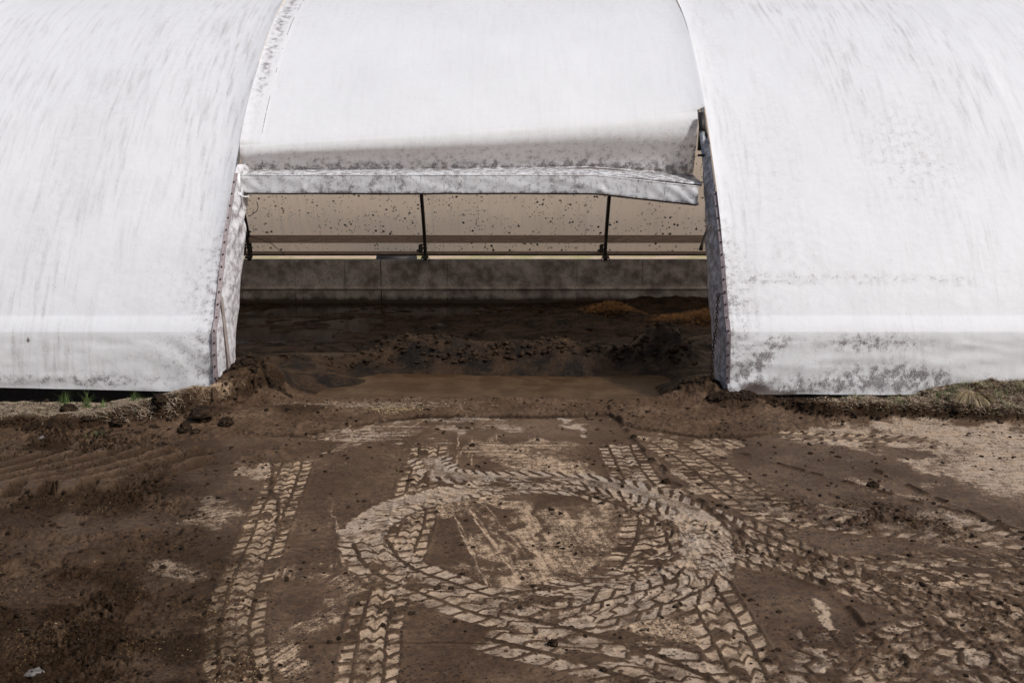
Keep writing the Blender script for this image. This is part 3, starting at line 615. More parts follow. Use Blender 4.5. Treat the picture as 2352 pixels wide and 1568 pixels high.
# middle panel with the raised door curtain hanging from it
def curtain():
    nx = 260; xx = np.linspace(XL, XR-.03, nx); q = (xx-XL)/(XR-XL)
    zc = np.interp(q, [0, .1, .5, .8, 1], [3.38, 3.45, 3.62, 3.80, 3.92])       # crease where the cloth leaves the arch
    zb = np.interp(q, [0, .75, .78, 1], [2.955, 2.955, 2.94, 2.80])              # top of the roll
    yb = 15.02
    rows = []
    m1 = 46; top = UP[UP[:, 1] > 3.0]; arcz = np.linspace(0, 1, m1)
    V = np.zeros((m1+34, nx, 2)); A = np.zeros((m1+34, nx))
    fr = UP; fa = np.r_[0, np.cumsum(np.hypot(*np.diff(fr, axis=0).T))]
    for j in range(nx):
        ac = np.interp(zc[j], fr[:, 1], fa); aa = np.linspace(fa[-1], ac, m1)
        V[:m1, j, 0] = np.interp(aa, fa, fr[:, 0]); V[:m1, j, 1] = np.interp(aa, fa, fr[:, 1])
        y0 = V[m1-1, j, 0]; z0_ = zc[j]; w_ = math.sin(math.pi*min(1, q[j]*1.02))**.6 if 0 < q[j] < .98 else 0
        inn = y0+.03+.05*w_
        h = z0_-zb[j]; ring = [(y0, z0_), (y0-.10*h, z0_-.16*h), (y0-.11*h, z0_-.38*h), (inn-.02*h, z0_-.64*h), (inn+.05, zb[j]+.15*h), (inn+.02, zb[j]+.09*h), (yb+.03, zb[j]+.02*h), (yb+.03, zb[j]-.03)]
        C = cr(ring, 5)[1:]; k = np.linspace(0, len(C)-1, 34)
        V[m1:, j, 0] = np.interp(k, np.arange(len(C)), C[:, 0]); V[m1:, j, 1] = np.interp(k, np.arange(len(C)), C[:, 1])
    XX = np.tile(xx, (V.shape[0], 1)); XX = XX+(np.arange(V.shape[0])[:, None] < m1)*.04*((XX-XL)/(XR-XL))**8-(np.arange(V.shape[0])[:, None] >= m1)*.09*((XX-XL)/(XR-XL))**12; YY = V[..., 0].copy(); ZZ = V[..., 1].copy()
    dA = np.r_[np.zeros((1, nx)), np.hypot(np.diff(YY, axis=0), np.diff(ZZ, axis=0))]; A = np.cumsum(dA, 0)
    A = A[m1-1:m1]-A+4
    out = .055*np.exp(-np.abs(XX-XL)/.16)+.055*np.exp(-np.abs(XX-XR)/.16)+(fbm(XX, A, .6, 3, 451)-.5)*.05
    lapx = XL+.30; out += .006*sstep(lapx+.01, lapx, XX)
    rowi = np.arange(V.shape[0])[:, None]
    wt = np.where(rowi < m1, 1.0, np.clip(1-(rowi-m1)/8, 0, 1)*.5+.0)
    YY -= out*wt*.75; ZZ += out*wt*.6
    # pulled folds near both lower corners
    k = np.clip((rowi-m1)/34, 0, 1)
    YY += np.sin((XX-XL)*16+k*9)*np.exp(-(XX-XL)/.28)*.03*k*(k < .9)+np.sin((XR-XX)*8-k*8)*np.exp(-(XR-XX)/.9)*.03*k*(k < .9)
    dirt_shade = .05+.5*np.exp(-((XX-(XL+.13))/.10)**2)*sstep(3.6, 4.6, ZZ)*.9+.12*np.exp(-(XX-XL)/.3)
    dirt_shade += (rowi >= m1)*(.52*k+.38*np.exp(-((k-.60)/.10)**2)+.75*np.exp(-((k-.66)/.035)**2))*(.8+1.3*fbm(XX, A*4, 2, 3, 453))  # ramp along k paints the underside shade; the narrow bands are grime
    dirt_shade += .45*np.exp(-(XR-XX)/.28)*sstep(3.9, 3.4, ZZ)+.10*sstep(4.8, 5.8, ZZ)
    lap = np.exp(-((XX-lapx)/.010)**2)*.75+np.exp(-((XX-(XR-.78))/.010)**2)*.25
    stain_shade = (rowi > m1)*.8*(k > .93)+lap*sstep(.25, .5, vnoise(XX*0, A*6, 7))+.85*np.exp(-((k-.70)/.03)**2)*(rowi > m1)*sstep(.15, .45, q[None, :])*fbm(XX, A, 2, 3, 455)*1.5  # last rows paint the shaded gap above the roll; the rest is staining
    o = mesh_np('door_curtain', np.stack([XX, YY, ZZ], -1).reshape(-1, 3), grid_faces(*XX.shape), M['fab'], attrs=dict(dirt_shade=np.clip(dirt_shade, 0, 1), stain_shade=stain_shade), uv=np.stack([XX, A], -1).reshape(-1, 2))
    under(o, barn)
    # the roll the curtain is wrapped on: a long flattened box with crumpled cloth
    nx2 = 420; x2 = np.linspace(XL+.05, XR-.20, nx2); cs = cr([(14.852, .135), (14.845, .12), (14.842, .05), (14.842, -.05), (14.846, -.115), (14.862, -.14), (14.95, -.155), (15.03, -.15), (15.06, -.02), (15.03, .11), (14.95, .135), (14.865, .142), (14.852, .135)], 3)[:-1]
    m = len(cs); V = []; UVs = []; D = []; St = []
    ca = np.r_[0, np.cumsum(np.hypot(*np.diff(cs, axis=0).T))]
    q2 = (x2-x2[0])/(x2[-1]-x2[0]); zc2 = np.interp(q2, [0, .4, .76, .79, 1], [2.815, 2.815, 2.815, 2.80, 2.645])
    cr_n = fbm(x2, x2*0, 3, 4, 461)-.5; bn = fbm(x2, x2*0, 2.3, 4, 466)
    for i in range(nx2):
        for j in range(m):
            y, z = cs[j]
            nn = (vnoise(np.array([x2[i]*3+z*9]), np.array([z*6]), 463)[0]-.5)*.016
            endf = max(0, (q2[i]-.88)/.12)+max(0, (.05-q2[i])/.05)
            nn += math.sin(x2[i]*21+z*34)*.010*endf
            bmp = .035*math.exp(-(((x2[i]-1.33)/.055)**2+((z+.08)/.05)**2))+.03*math.exp(-(((x2[i]+3.07)/.04)**2+((z+.07)/.04)**2))
            V.append((x2[i], y-nn-bmp, zc2[i]+z*(1-.0*endf)+cr_n[i]*.012)); UVs.append((x2[i], ca[j]))
            band_ = min(1, max(0, bn[i]-.5)/.2)
            D.append(.36+.22*band_+.3*(z < -.10)+.12*(z > .11)); s_ = 0  # extra on the underside is painted shade, the rest dirt
            for b, ww_ in ((-1.72, .010), (-1.35, .005), (-1.0, .007), (-.75, .004), (1.25, .008), (1.85, .008), (2.0, .006), (2.25, .01)):
                s_ = max(s_, .75*math.exp(-((x2[i]-b-z*.1)/ww_)**2))
            St.append(max(s_, .9 if z < -.132 else (.62 if abs(z-.118) < .012 and y < 14.87 else 0)))  # roll's underside shadow painted dark; the upper line is dirt
    F = []
    for i in range(nx2-1):
        for j in range(m): F.append((i*m+j, i*m+(j+1) % m, (i+1)*m+(j+1) % m, (i+1)*m+j))
    o = mesh_np('curtain_roll', V, F, M['fab'], attrs=dict(dirt_shade=D, stain_shade=St), uv=UVs); under(o, barn)
    for e in (0, nx2-1):
        b = MB(); pts = [(V[e*m+j]) for j in range(m)]; c = np.mean(pts, 0); b.add([tuple(c)]+pts, [(0, 1+j, 1+(j+1) % m) for j in range(m)]); under(b.build('roll_end', M['near_black']), barn)
curtain()

# far half of the cover: seen from inside through the doorway
FAR = cr([(19.6, 6.05), (20.3, 5.9), (21.5, 5.35), (22.6, 4.65), (23.6, 3.7), (24.2, 2.95), (24.75, 2.15), (25.2, 1.45), (25.48, .9), (25.62, .44)], 8)
fa = np.r_[0, np.cumsum(np.hypot(*np.diff(FAR, axis=0).T))]
xx = np.linspace(-16, 16, 420); XX, I = np.meshgrid(xx, np.arange(len(FAR)))
SE = [atY(656, 575, 25.6)[0], atY(998, 575, 25.6)[0], atY(1342, 575, 25.6)[0]]
seam = sum(np.exp(-((XX-s_)/.035)**2) for s_ in SE)*.8
xs3 = np.sort(np.r_[xx, [s_+d for s_ in SE for d in (-.05, -.03, -.015, 0, .015, .03, .05)]]); XX, I = np.meshgrid(xs3, np.arange(len(FAR)))
seam = sum(np.exp(-((XX-s_)/.03)**2) for s_ in SE)*.75
YY = FAR[I, 0]+(fbm(XX, fa[I], .5, 3, 471)-.5)*.04
under(mesh_np('rear_membrane', np.stack([XX, YY, FAR[I, 1]], -1).reshape(-1, 3), grid_faces(*XX.shape), M['tan'], attrs=dict(dirt_shade=seam), uv=np.stack([XX, fa[I]], -1).reshape(-1, 2)), barn)
# gable ends
for sx in (-16, 16):
    out = [(y, z) for y, z in FRONT[::3]]+[(y, z) for y, z in FAR[::3]]
    b = MB(); b.add([(sx, y, z) for y, z in out]+[(sx, 25.6, -.9), (sx, 13.4, -.9)], [tuple(range(len(out)+2))]); 
    o = b.build('gable_end', M['fab']); under(o, barn)
# rails along the rear side
for (py, dep, hh, th, mt, nm_) in ((549, 25.36, .20, .04, 'rail', 'purlin'), (580.5, 25.5, .075, .05, 'rail', 'bottom_rail'), (585.5, 25.5, .035, .07, 'black', 'bottom_rail')):
    z = atY(1176, py, dep)[2]; under(wbox(nm_, -15.9, 15.9, dep-th/2, dep+th/2, z-hh/2, z+hh/2, M[mt]), barn)
# hoop frames: rear leg, over the ridge, to the header above the doorway
for px in (571, 976, 1391):
    x0 = atY(px, 585, 25.2)[0]; b = MB()
    pts = [(x0, y-.30, z-.10) for y, z in FAR[::-1]][0:]; b.tube(pts[:64], .040, 10)
    pts2 = [(x0, y-.10, z-.02) for y, z in FAR[::-1]]; b.tube(pts2[:64], .028, 8)
    for k in range(2, 60, 7): b.tube([pts[k], pts2[min(k+3, 63)]], .012, 6)
    pf = [(x0, y+.40, z-.16) for y, z in UP[::-1] if z > 4.3]; b.tube(pf, .035, 8)
    b.tube([(x0, 25.22, .34), (x0, 25.25, .44)], .05, 8)
    fr = under(b.build('hoop_frame', M['black'], smooth=True), barn)
    b = MB(); zz = .62
    b.box((x0-.11, 25.2, zz+.02), (.10, .05, .20)); b.box((x0-.17, 25.2, zz-.02), (.08, .05, .05)); b.box((x0-.06, 25.2, zz+.13), (.16, .05, .035))
    b.tube([(x0-.02, 25.18, zz+.10), (x0-.09, 25.18, zz-.08)], .012, 6); b.box((x0, 25.2, .43), (.17, .12, .06))
    rt = b.build('tension_bracket', M['black'], bevel=.004); rt.parent = fr; rt.matrix_parent_inverse = fr.matrix_world.inverted() if False else Matrix.Identity(4)
    if px > 700:
        for dx in (-.10, .10):
            b = MB()
            for k in range(3): 
                c = Vector((x0+dx, 25.22, .40-.03*k)); b.tube([c+Vector((math.cos(a)*.018*(k % 2), math.sin(a)*.018*((k+1) % 2), math.sin(a)*.0+math.cos(a)*.024)) for a in np.linspace(0, 2*math.pi, 9)], .005, 5, False)
            c_ = b.build('chain_end', M['black']); c_.parent = fr
# jamb frames beside the doorway (galvanised pipe)
for x0 in (XL-.10, XR+.02):
    b = MB(); pts = [(x0, y+.16+.30*max(0, 1-abs(z-2.2)/3), z) for y, z in FRONT[::4] if z < 4.7]
    pts[0] = (x0, 13.6, -.4); b.tube(pts, .035, 12); b.tube([(x0-.0, p[1]+.30, p[2]-.05) for p in pts], .022, 8)
    for k in range(2, len(pts)-1, 2): b.tube([pts[k], (x0, pts[k+1][1]+.30, pts[k+1][2]-.05)], .010, 6)
    under(b.build('jamb_frame', M['galv'], smooth=True), barn)
# extra pipe and straps in the gap right of the curtain
b = MB(); p0, p1 = atY(1611, 290, 15.35), atY(1632, 490, 15.1); b.tube([p0, (p0+p1)/2, p1], .042, 14)
under(b.build('jamb_pipe', M['galv'], smooth=True), barn)
b = MB(); b.tube([atY(1612, 262, 15.5), atY(1606, 345, 15.3)], .03, 8); b.tube([atY(1603, 357, 15.2), atY(1626, 357, 15.2)], .018, 8); b.tube([atY(1611, 262, 15.5), atY(1628, 330, 15.2)], .018, 8)
b.tube([atY(1611, 262, 15.5), atY(1613, 300, 15.3)], .05, 8)
under(b.build('jamb_brace', M['black'], smooth=True), barn)

# side flaps: the cover returns into the doorway at each jamb
def flap(x0, sgn, seed):
    zs = np.linspace(.0, 1, 90); zmax = 3.10 if sgn > 0 else 3.55
    zz = .10+zs*(zmax-.10); yy = front_at(zz)
    dp = np.interp(zz, [.1, .3, .9, 2.0, 2.7, zmax], [.55, .85, 1.0, .92, .72, .10 if sgn < 0 else .34]); dp = dp+(fbm(zz, zz*0, 6, 3, seed)-.5)*.09
    dq = np.linspace(0, 1, 40)
    Q, Z = np.meshgrid(dq, np.arange(90)); YY = yy[Z]+.0+Q*dp[Z]; ZZ = zz[Z]
    XXf = x0+sgn*(.006+.05*np.sin(Q*3.1)+.04*Q)+(np.sin(ZZ*13-Q*9+fbm(Q, ZZ, 2, 2, seed)*4)*.016*sstep(1.2, 2.2, ZZ)+(fbm(Q*1.5, ZZ*1.5, 2, 3, seed+1)-.5)*.07)*sstep(0, .25, Q)
    ZZ = ZZ+Q*.05*(1-sstep(0, .4, ZZ))
    dirt_shade = .50+.35*(fbm(Q*2, ZZ*1.2, 2, 3, seed+2)-.3)+.2*(sgn < 0)
    o = mesh_np('side_flap', np.stack([XXf, YY, ZZ], -1).reshape(-1, 3), grid_faces(90, 40), M['flap'], attrs=dict(dirt_shade=np.clip(dirt_shade, 0, 1), stain_shade=Q*0), uv=np.stack([YY, ZZ], -1).reshape(-1, 2))
    under(o, barn)
    # batten strip with bolts
    zb = np.linspace(.22, 2.98 if sgn > 0 else 2.72, 60); yb_ = front_at(zb)
    F = []; V = []
    for i, (y, z) in enumerate(zip(yb_, zb)):
        xe_ = x0-sgn*.002; wd = .055
        ddy = -.022 if z > 1.1 else -.035
        for (dx, dy) in ((0, ddy-.004), (sgn*wd, ddy-.004+.02), (sgn*wd, ddy+.012+.02), (0, ddy+.012)): V.append((xe_+dx-.012*sgn, y+dy-.02, z))
    for i in range(len(zb)-1):
        for j in range(4): F.append((i*4+j, i*4+(j+1) % 4, (i+1)*4+(j+1) % 4, (i+1)*4+j))
    bt = mesh_np('batten_strip', V, F, M['batten'], smooth=False); under(bt, barn)
    b = MB(); b.tube([(0, .012, 0), (0, -.008, 0)], .0115, 8); bo = b.build('bolt', M['black'], smooth=True)
    for n_, z in enumerate(np.arange(.3, zb[-1], .16)):
        y = front_at(z); ddy = -.022 if z > 1.1 else -.035
        q_ = bo if n_ == 0 else bo.copy()
        if n_: COL.objects.link(q_)
        q_.location = (x0+sgn*.016, y+ddy-.028, z); q_.parent = bt
flap(XL, 1, 481); flap(XR, -1, 491)
# rail end bolts along the bottom hem
b = MB(); b.tube([(0, .03, 0), (0, -.03, 0)], .012, 8); hb = b.build('hem_bolt', M['batten'], smooth=True); first = True
for px in list(range(-100, 480, 48))+list(range(1725, 2420, 44)):
    y_ = 13.30; x = atY(px, 890, y_)[0]; z = .125+(max(0, (-x-4)*.022) if x < 0 else -.028)
    q_ = hb if first else hb.copy()
    if not first: COL.objects.link(q_)
    first = False; q_.location = (x, y_, z); under(q_, barn)
# sill under the skirt, near-black to paint the shaded void behind the gap
for a, c in ((-16, XL-.02), (XR+.06, 16)):
    b = MB(); b.box(((a+c)/2, 13.60, -.32), (c-a, .12, .9)); under(b.build('sill', M['near_black']), barn)
b = MB(); b.tube([atY(549, 440, 14.75), atY(553, 449, 14.7), atY(560, 452, 14.68), atY(572, 452, 14.7)], .012, 8); b.tube([atY(547, 400, 14.8), atY(549, 440, 14.75)], .03, 6)
under(b.build('tie_strap', M['white'], smooth=True), barn)

# ------------------------------------------------------------------ small things at the doorway
b = MB()
tp, bt_ = Vector((-4.055, 13.60, 1.34)), Vector((-3.955, 13.52, -.02))
d = (tp-bt_).normalized(); R = d.to_track_quat('Z', 'X').to_matrix()
b.box((tp+bt_)/2, (.045, .135, (tp-bt_).length), Matrix.Rotation(0, 3, 'Z') @ R @ Matrix.Rotation(math.radians(90), 3, 'Z'))
o = b.build('timber_plank', M['wood'], bevel=.006); tag(o, 'weathered grey timber plank leaning in the left corner of the doorway', 'plank')
def chain(pts, name, label, r=.0045, pitch=.036):
    P = [Vector(p) for p in pts]; L = [0]
    for i in range(len(P)-1): L.append(L[-1]+(P[i+1]-P[i]).length)
    b = MB(); k = 0; s = 0
    while s < L[-1]:
        i = max(j for j in range(len(L)-1) if L[j] <= s); t = (s-L[i])/(L[i+1]-L[i]); c = P[i].lerp(P[i+1], t); d = (P[i+1]-P[i]).normalized()
        sd_ = d.cross(Vector((0, 1, 0))).normalized() if k % 2 == 0 else d.cross(Vector((1, 0, 0))).normalized()
        b.tube([c+d*math.cos(a)*pitch*.68+sd_*math.sin(a)*.017 for a in np.linspace(0, 2*math.pi, 13)], r, 6, False); s += pitch; k += 1
    o = b.build(name, M['rust'], smooth=True); return tag(o, label, 'chain')
chain([atY(1650, 678, 13.30), atY(1646, 740, 13.45), atY(1638, 800, 13.42), atY(1634, 850, 13.4), atY(1636, 872, 13.4)], 'chain', 'rusty steel chain hanging down the dirty flap at the right jamb', .007, .05)
b = MB(); b.tube([atY(1652, 676, 13.28), atY(1660, 674, 13.26), atY(1668, 674, 13.24)], .008, 6)
tag(b.build('hook', M['black'], smooth=True), 'small black steel hook holding the chain at the right jamb', 'hook')
b = MB(); b.tube([atY(1630, 515, 14.1), atY(1622, 535, 14.1), atY(1614, 555, 14.12), atY(1609, 575, 14.12)], [.012, .022, .018, .03], 8)
tag(b.build('torn_strap', M['cord'], smooth=True), 'black torn strap dangling from the edge of the right flap', 'strap')
b = MB(); b.tube([atY(*p, 14.6) for p in ((572, 497), (580, 492), (590, 485), (593, 475), (590, 463))], .006, 5)
tag(b.build('loose_wire', M['cord'], smooth=True), 'thin curling wire against the tan cloth under the left end of the roll', 'wire')
b = MB(); b.tube([atY(*p, 24.8) for p in ((572, 541), (600, 550), (625, 560), (640, 573), (655, 585))], .008, 5)
tag(b.build('dry_vine', M['cord'], smooth=True), 'thin bare vine trailing beside the far left post', 'vine')
b = MB(); b.tube([(x, y, z) for x, y, z in (atY(1690-i*15, 640+i*12+math.sin(i)*2, 25.3) for i in range(6))], .010, 5)
tag(b.build('hanging_root', M['cord'], smooth=True), 'thin dark root hanging over the right end of the rear wall', 'root')
# tyre lying behind the wall
b = MB(); c = atY(910, 592, 26.3)
b.tube([(c[0]+.42*math.cos(a), 26.4+.42*math.sin(a), .26) for a in np.linspace(0, 2*math.pi, 25)], .13, 12, False)
tag(b.build('old_tyre', M['black'], smooth=True), 'black rubber tyre lying behind the rear wall left of the middle post', 'tyre')

# ------------------------------------------------------------------ scattered lumps, straw and grass
import bmesh
def ico(sub):
    bm = bmesh.new(); bmesh.ops.create_icosphere(bm, subdivisions=sub, radius=1)
    V = np.array([v.co[:] for v in bm.verts]); F = np.array([[v.index for v in f.verts] for f in bm.faces]); bm.free(); return V, F
IV, IF = ico(2)
def lumps(name, pos, size, mat, seed=0, flat=.6, sub=None):
    r = np.random.default_rng(seed); n = len(pos); V0, F0 = (IV, IF) if sub is None else ico(sub); m = len(V0)
    a = r.random(n)*6.283; sc = size[:, None]*(.6+.8*r.random((n, 3))); sc[:, 2] *= flat
    base = V0[None]*(1+.5*(r.random((n, m, 1))-.5))
    base = base*sc[:, None]; ca, sa = np.cos(a)[:, None], np.sin(a)[:, None]
    x = base[..., 0]*ca-base[..., 1]*sa; y = base[..., 0]*sa+base[..., 1]*ca
    V = np.stack([x, y, base[..., 2]], -1)+pos[:, None]
    F = (F0[None]+(np.arange(n)*m)[:, None, None]).reshape(-1, 3)
    return mesh_np(name, V.reshape(-1, 3), F, mat, smooth=False)
def scatter(n, wfun, seed, x=(-7.8, 7.8), y=(5.5, 13.6)):
    r = np.random.default_rng(seed); px = x[0]+r.random(n)*(x[1]-x[0]); py = y[0]+r.random(n)*(y[1]-y[0])
    i = np.clip(np.searchsorted(ys, py), 0, nr-1); j = np.clip(np.searchsorted(xs, px), 0, nc-1)
    k = r.random(n) < wfun(i, j); return px[k], py[k], H[i[k], j[k]]
x_, y_, z_ = scatter(160000, lambda i, j: rough[i, j]*.30+(.03+.05*sstep(.45, .6, NQ[i, j])*(crisp[i, j] < .5))*sstep(.46, .6, NM[i, j])+(np.maximum(mL, mR)[i, j] > .05)*(np.maximum(mL, mR)[i, j] < .9)*.45+msheet[i, j]*.02, 5)
r = np.random.default_rng(3); sz = .005+.020*r.random(len(x_))**2.5
tag(lumps('soil_crumbs', np.stack([x_, y_, z_+sz*.15], -1), sz, M['clod'], 9, .55), kind='stuff')
x_, y_, z_ = scatter(9000, lambda i, j: (np.maximum(mL, mR)[i, j] > .05)*(np.maximum(mL, mR)[i, j] < .85)*.35+rough[i, j]**3*.06+.35*np.exp(-((PY[i, j]-1008)/22)**2)*sstep(620, 450, PX[i, j])*(NM[i, j] > .47), 6)
sz = .02+.045*r.random(len(x_))**2
tag(lumps('soil_clumps', np.stack([x_, y_, z_], -1), sz, M['clod'], 10, .7), kind='stuff')

def blades(name, x, y, z, L, mat, seed, lie=0.0, wid=.004, heading=None, spread=3.14):
    """curved tapered blades: 3 segments each; lie 0 upright .. 1 flat"""
    r = np.random.default_rng(seed); n = len(x)
    hd = (r.random(n)*2-1)*spread+(0 if heading is None else heading)
    el = (1-lie)*1.35+(r.random(n)-.5)*.5; el = np.clip(el, .03, 1.5)
    d = np.stack([np.cos(hd), np.sin(hd)], -1); V = np.zeros((n, 7, 3)); wv = np.stack([-np.sin(hd), np.cos(hd)], -1)
    p = np.stack([x, y, z], -1); ln = L*(.5+.8*r.random(n)); W = wid*(.6+.8*r.random(n))
    for k in range(4):
        w_ = W*(1-k/3)
        if k < 3:
            V[:, 2*k, :2] = p[:, :2]-wv*w_[:, None]; V[:, 2*k+1, :2] = p[:, :2]+wv*w_[:, None]; V[:, 2*k, 2] = p[:, 2]; V[:, 2*k+1, 2] = p[:, 2]+w_*.4
        else: V[:, 6] = p
        p = p+np.stack([d[:, 0]*np.cos(el), d[:, 1]*np.cos(el), np.sin(el)], -1)*(ln/3)[:, None]; el = el-.35*(r.random(n)+.2)
    F0 = np.array([[0, 1, 3], [0, 3, 2], [2, 3, 5], [2, 5, 4], [4, 5, 6]]); F = (F0[None]+(np.arange(n)*7)[:, None, None]).reshape(-1, 3)
    return mesh_np(name, V.reshape(-1, 3), F, mat, smooth=True)
# dry thatch on the left bank
wL = lambda i, j: (gapL[i, j] < .3)*(mL[i, j] > .22)*(Y[i, j] > 11.75)*sstep(-3.9, -4.8, X[i, j])*(.35+.65*sstep(.35, .6, NL[i, j]))
x_, y_, z_ = scatter(26000, wL, 21, (-7.8, -3.8), (11.4, 13.3))
tag(blades('dry_grass', x_, y_, z_+.012, .11, M['dry'], 22, .97, .0035, -.9, 1.2), kind='stuff')
x_, y_, z_ = scatter(16000, lambda i, j: (mR[i, j] > .5)*sstep(3.8, 4.4, X[i, j])*.8, 23, (3.7, 7.8), (11.9, 13.3))
tag(blades('dry_grass', x_, y_, z_+.01, .09, M['dry'], 24, .85, .003), kind='stuff')
def clump(cx, cy, n, rad, L, mat, sd_, lie, name, label=None, cat=None, kind=None, wid=.003, hgt=None):
    r = np.random.default_rng(sd_); a = r.random(n)*6.283; q = r.random(n)**.6*rad; x = cx+np.cos(a)*q; y = cy+np.sin(a)*q*.6
    z = hz(x, y) if hgt is None else np.full(n, hgt)
    o = blades(name, x, y, z, L, mat, sd_, lie, wid); 
    return tag(o, label, cat, kind=kind)
def gp(px, py, z=.13): p = g(px, py, z); return p[0], p[1]
for i, (px, py, n, rad, L, lab) in enumerate([(150, 925, 90, .12, .22, 'green grass tuft nearest the left edge of the photo, under the dark gap'), (200, 930, 60, .08, .24, 'slim tall green tuft just right of the largest left bank tuft'),
        (238, 938, 50, .12, .15, 'low green tuft third from the left on the dry bank'), (312, 930, 70, .12, .15, 'green tuft farthest right on the dry left bank'), (215, 965, 40, .2, .08, 'sparse green shoots lower down in the dry thatch')]):
    cx, cy = gp(px, py+12); clump(cx, cy, n, rad, L, M['green'], 700+i, .15, 'grass_tuft', lab, 'grass tuft')
cx, cy = gp(2235, 922, .18); clump(cx, cy, 800, .34, .21, M['tuss'], 720, .50, 'grass_tussock', 'large rounded dry grass tussock on the right bank', 'grass tussock', wid=.0045)
x_, y_, z_ = scatter(7000, lambda i, j: (mR[i, j] > .4)*sstep(4.0, 4.6, X[i, j])*sstep(.45, .6, NM[i, j])*.9, 25, (3.9, 7.8), (11.9, 13.2))
tag(blades('green_grass', x_, y_, z_, .09, M['green'], 26, .3, .003), kind='stuff')
x_, y_, z_ = scatter(3500, lambda i, j: (mL[i, j] > .4)*sstep(-4.2, -4.8, X[i, j])*.25, 28, (-7.8, -4), (11.7, 13.2))
tag(blades('green_grass', x_, y_, z_, .07, M['green'], 29, .3, .003), kind='stuff')
# roots hanging from the broken bank edge
x_, y_, z_ = scatter(5000, lambda i, j: ((mL[i, j] > .1)*(mL[i, j] < .8)+(mR[i, j] > .1)*(mR[i, j] < .8))*.3, 31)
tag(blades('roots', x_, y_, z_+.02, .12, M['dry'], 32, .75, .002), kind='stuff')
# chopped straw on the yard
x_, y_, z_ = scatter(60000, lambda i, j: straw[i, j]**1.5*.30+.004+.05*rough[i, j]*sstep(.5, .7, NL[i, j]), 41)
tag(blades('straw_bits', x_, y_, z_+.006, .028, M['straw'], 42, 1.0, .0022), kind='stuff')
cx, cy = gp(880, 925, .0)[0], gp(880, 935, 0)[1]
r = np.random.default_rng(51); x_ = cx+r.normal(0, .55, 1600); y_ = cy+r.normal(0, .10, 1600)+(x_-cx)*.03
k = (y_ < 13.8); x_, y_ = x_[k], y_[k]
tag(blades('pale_straw', x_, y_, hz(x_, y_)+.008, .06, M['dry'], 52, 1.0, .003), 'scatter of pale chopped straw along the doorway threshold', kind='stuff')
x_ = gp(905, 948, 0)[0]+r.normal(0, .22, 350); y_ = gp(905, 948, 0)[1]+r.normal(0, .09, 350)
tag(blades('yellow_straw', x_, y_, hz(x_, y_)+.008, .06, M['straw'], 53, 1.0, .003), 'small scatter of yellow straw on the mud below the threshold', kind='stuff')
# orange straw heaps in the barn
def fz(x, y): return HF[np.clip(np.searchsorted(yf, y), 0, len(yf)-1), np.clip(np.searchsorted(xf, x), 0, len(xf)-1)]
for i, (px, py, rx, ry, n, lab) in enumerate([(1400, 722, .62, .45, 1800, 'brown straw heap lying left of the others inside the barn'), (1620, 738, .75, .7, 2200, 'brown straw heap close to the right jamb inside the barn'),
                                         (1540, 745, .5, .35, 900, 'thin brown straw patch between the two straw heaps')]):
    c = g(px, py, -.68); r = np.random.default_rng(60+i); x = c[0]+r.normal(0, rx*.5, n); y = c[1]+r.normal(0, ry*.5, n)
    z = fz(x, y)+.16*np.exp(-(((x-c[0])/rx)**2+((y-c[1])/ry)**2))*(.5+r.random(n))
    tag(blades('straw_heap', x, y, z, .12, M['pstraw'], 65+i, .85, .006), lab, 'straw heap')
x = -8+16*r.random(3000); y = 15+10*r.random(3000); k = fbm(x, y*1.5, 1.2, 3, 88) > .56; x, y = x[k], y[k]
tag(blades('barn_straw', x, y, fz(x, y)+.01, .09, M['pstraw'], 68, 1.0, .004), kind='stuff')
r = np.random.default_rng(90); n = 9000; x = -4+7.2*r.random(n); y = 15.6+9*r.random(n)**1.6; zz = fz(x, y)
k = (r.random(n) < .04+.35*sstep(-.12, .10, zz)+.12*sstep(.55, .7, fbm(x, y, 1.5, 3, 91))); x, y, zz = x[k], y[k], zz[k]; sz = .012+.045*r.random(len(x))**2
tag(lumps('manure_clumps', np.stack([x, y, zz], -1), sz, M['muck_clod'], 92, .6), kind='stuff')
# earth heaps at the jambs
def heapobj(px, py, z, rad, hh, n, lab, sd_, mat=None):
    c = g(px, py, z); r = np.random.default_rng(sd_); q = r.random(n)**.5*rad; a = r.random(n)*6.283
    x = c[0]+np.cos(a)*q*1.2; y = c[1]+np.sin(a)*q*.7; zz = hz(x, y) if c[1] < 13.8 else fz(x, y)
    zz = zz+hh*(1-(q/rad)**2)*r.random(n); sz = .018+.035*r.random(n)
    o = lumps('earth_heap', np.stack([x, y, zz], -1), sz, mat or M['clod'], sd_, .8); return tag(o, lab, 'earth heap')
heapobj(590, 892, .05, .36, .14, 420, 'crumbly dark earth heap beside the foot of the timber plank', 801)
heapobj(1590, 893, .05, .34, .16, 420, 'dark earth heap with straw at the foot of the right jamb', 802)
heapobj(1680, 925, .03, .26, .05, 200, 'low muddy lump heap in front of the right jamb corner', 803)
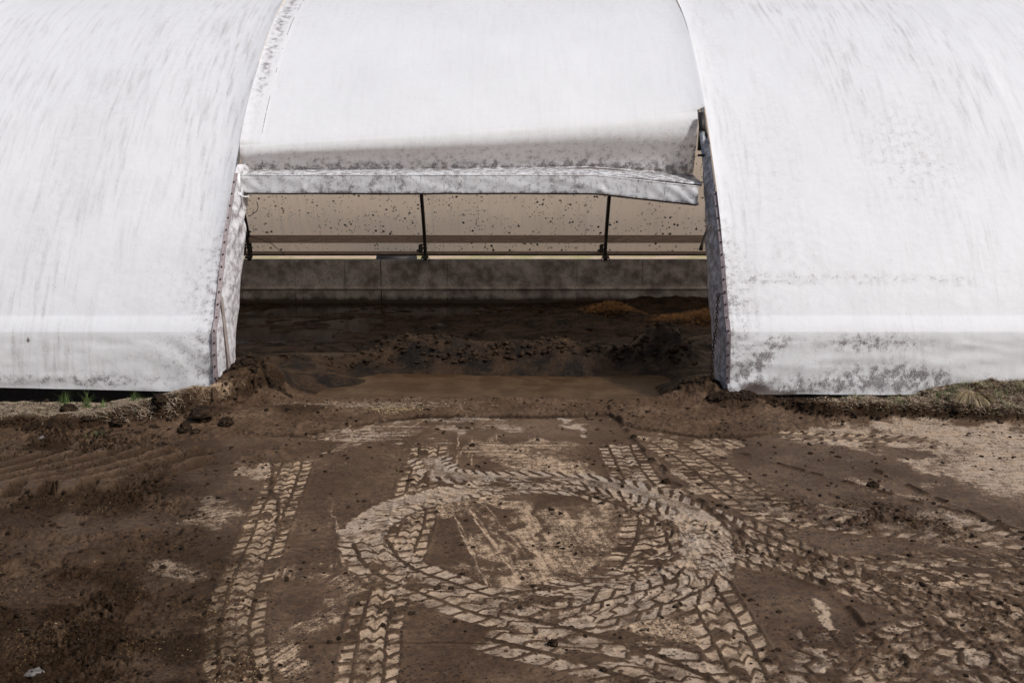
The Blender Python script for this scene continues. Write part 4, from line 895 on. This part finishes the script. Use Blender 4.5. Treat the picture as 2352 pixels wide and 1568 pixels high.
# loose clods and stones one can pick out
for (px, py, s_, lab) in [(2005, 1118, .05, 'dark clod alone on the smooth mud right of the doorway'), (1430, 1115, .025, 'small clod on the groove above the right of the tyre ring'), (1085, 1003+20, .03, 'black clod on the first track beneath the wet slab'),
                          (1195, 1396, .02, 'flat grey pebble under the tyre ring, left of a pair'), (1270, 1480, .03, 'dark clod beside the slab joint at the bottom'), (1455, 1008, .04, 'brown clod near the top of the right tyre track'),
                          (1530, 1110, .04, 'clod in the groove beside the right tyre track'), (370, 970, .12, 'large earth clod broken from the left bank'), (468, 972, .17, 'biggest earth clod, under the end of the left bank'), (520, 982, .12, 'earth clod right of the biggest one at the end of the left bank'), (425, 996, .11, 'earth clod in front of the biggest one below the left bank'), (160, 975, .09, 'earth clod beneath the dry thatch at left'), (270, 985, .08, 'earth clod between thatch and tractor ruts'), (450, 1000, .07, 'round clod below the broken end of the left bank')]:
    p = g(px, py, 0); z = hz(np.array([p[0]]), np.array([p[1]]))[0]
    o = lumps('clod', np.array([[0, 0, 0.]]), np.array([s_]), M['clod'], px, .65, 3); o.location = (p[0], p[1], z+s_*.25); tag(o, lab, 'clod')
for (px, py, s_, lab) in [(330, 1022, .07, 'pale flat stone lying in the churned soil below the left bank'), (235, 1048, .05, 'greenish grey stone at the head of the tractor ruts'), (80, 1548, .06, 'pale stone half buried in the bottom left corner'), (100, 1010, .07, 'broad pale stone under the left bank')]:
    p = g(px, py, 0); z = hz(np.array([p[0]]), np.array([p[1]]))[0]
    o = lumps('stone', np.array([[0, 0, 0.]]), np.array([s_]), M['stone'], px+5, .3, 2); o.location = (p[0], p[1], z+.01); tag(o, lab, 'stone')
print('verts', nr*nc)
for o in bpy.data.objects:
    if o.parent is None and o.get('category') and not o.get('group'):
        g_ = dict(clod='loose clods on the yard', stone='stones in the churned soil').get(o.name.split('.')[0]) or {'grass tuft': 'green tufts on the left bank', 'straw heap': 'straw heaps inside the barn', 'earth heap': 'earth heaps at the door jambs'}.get(o['category'])
        if g_: o['group'] = g_
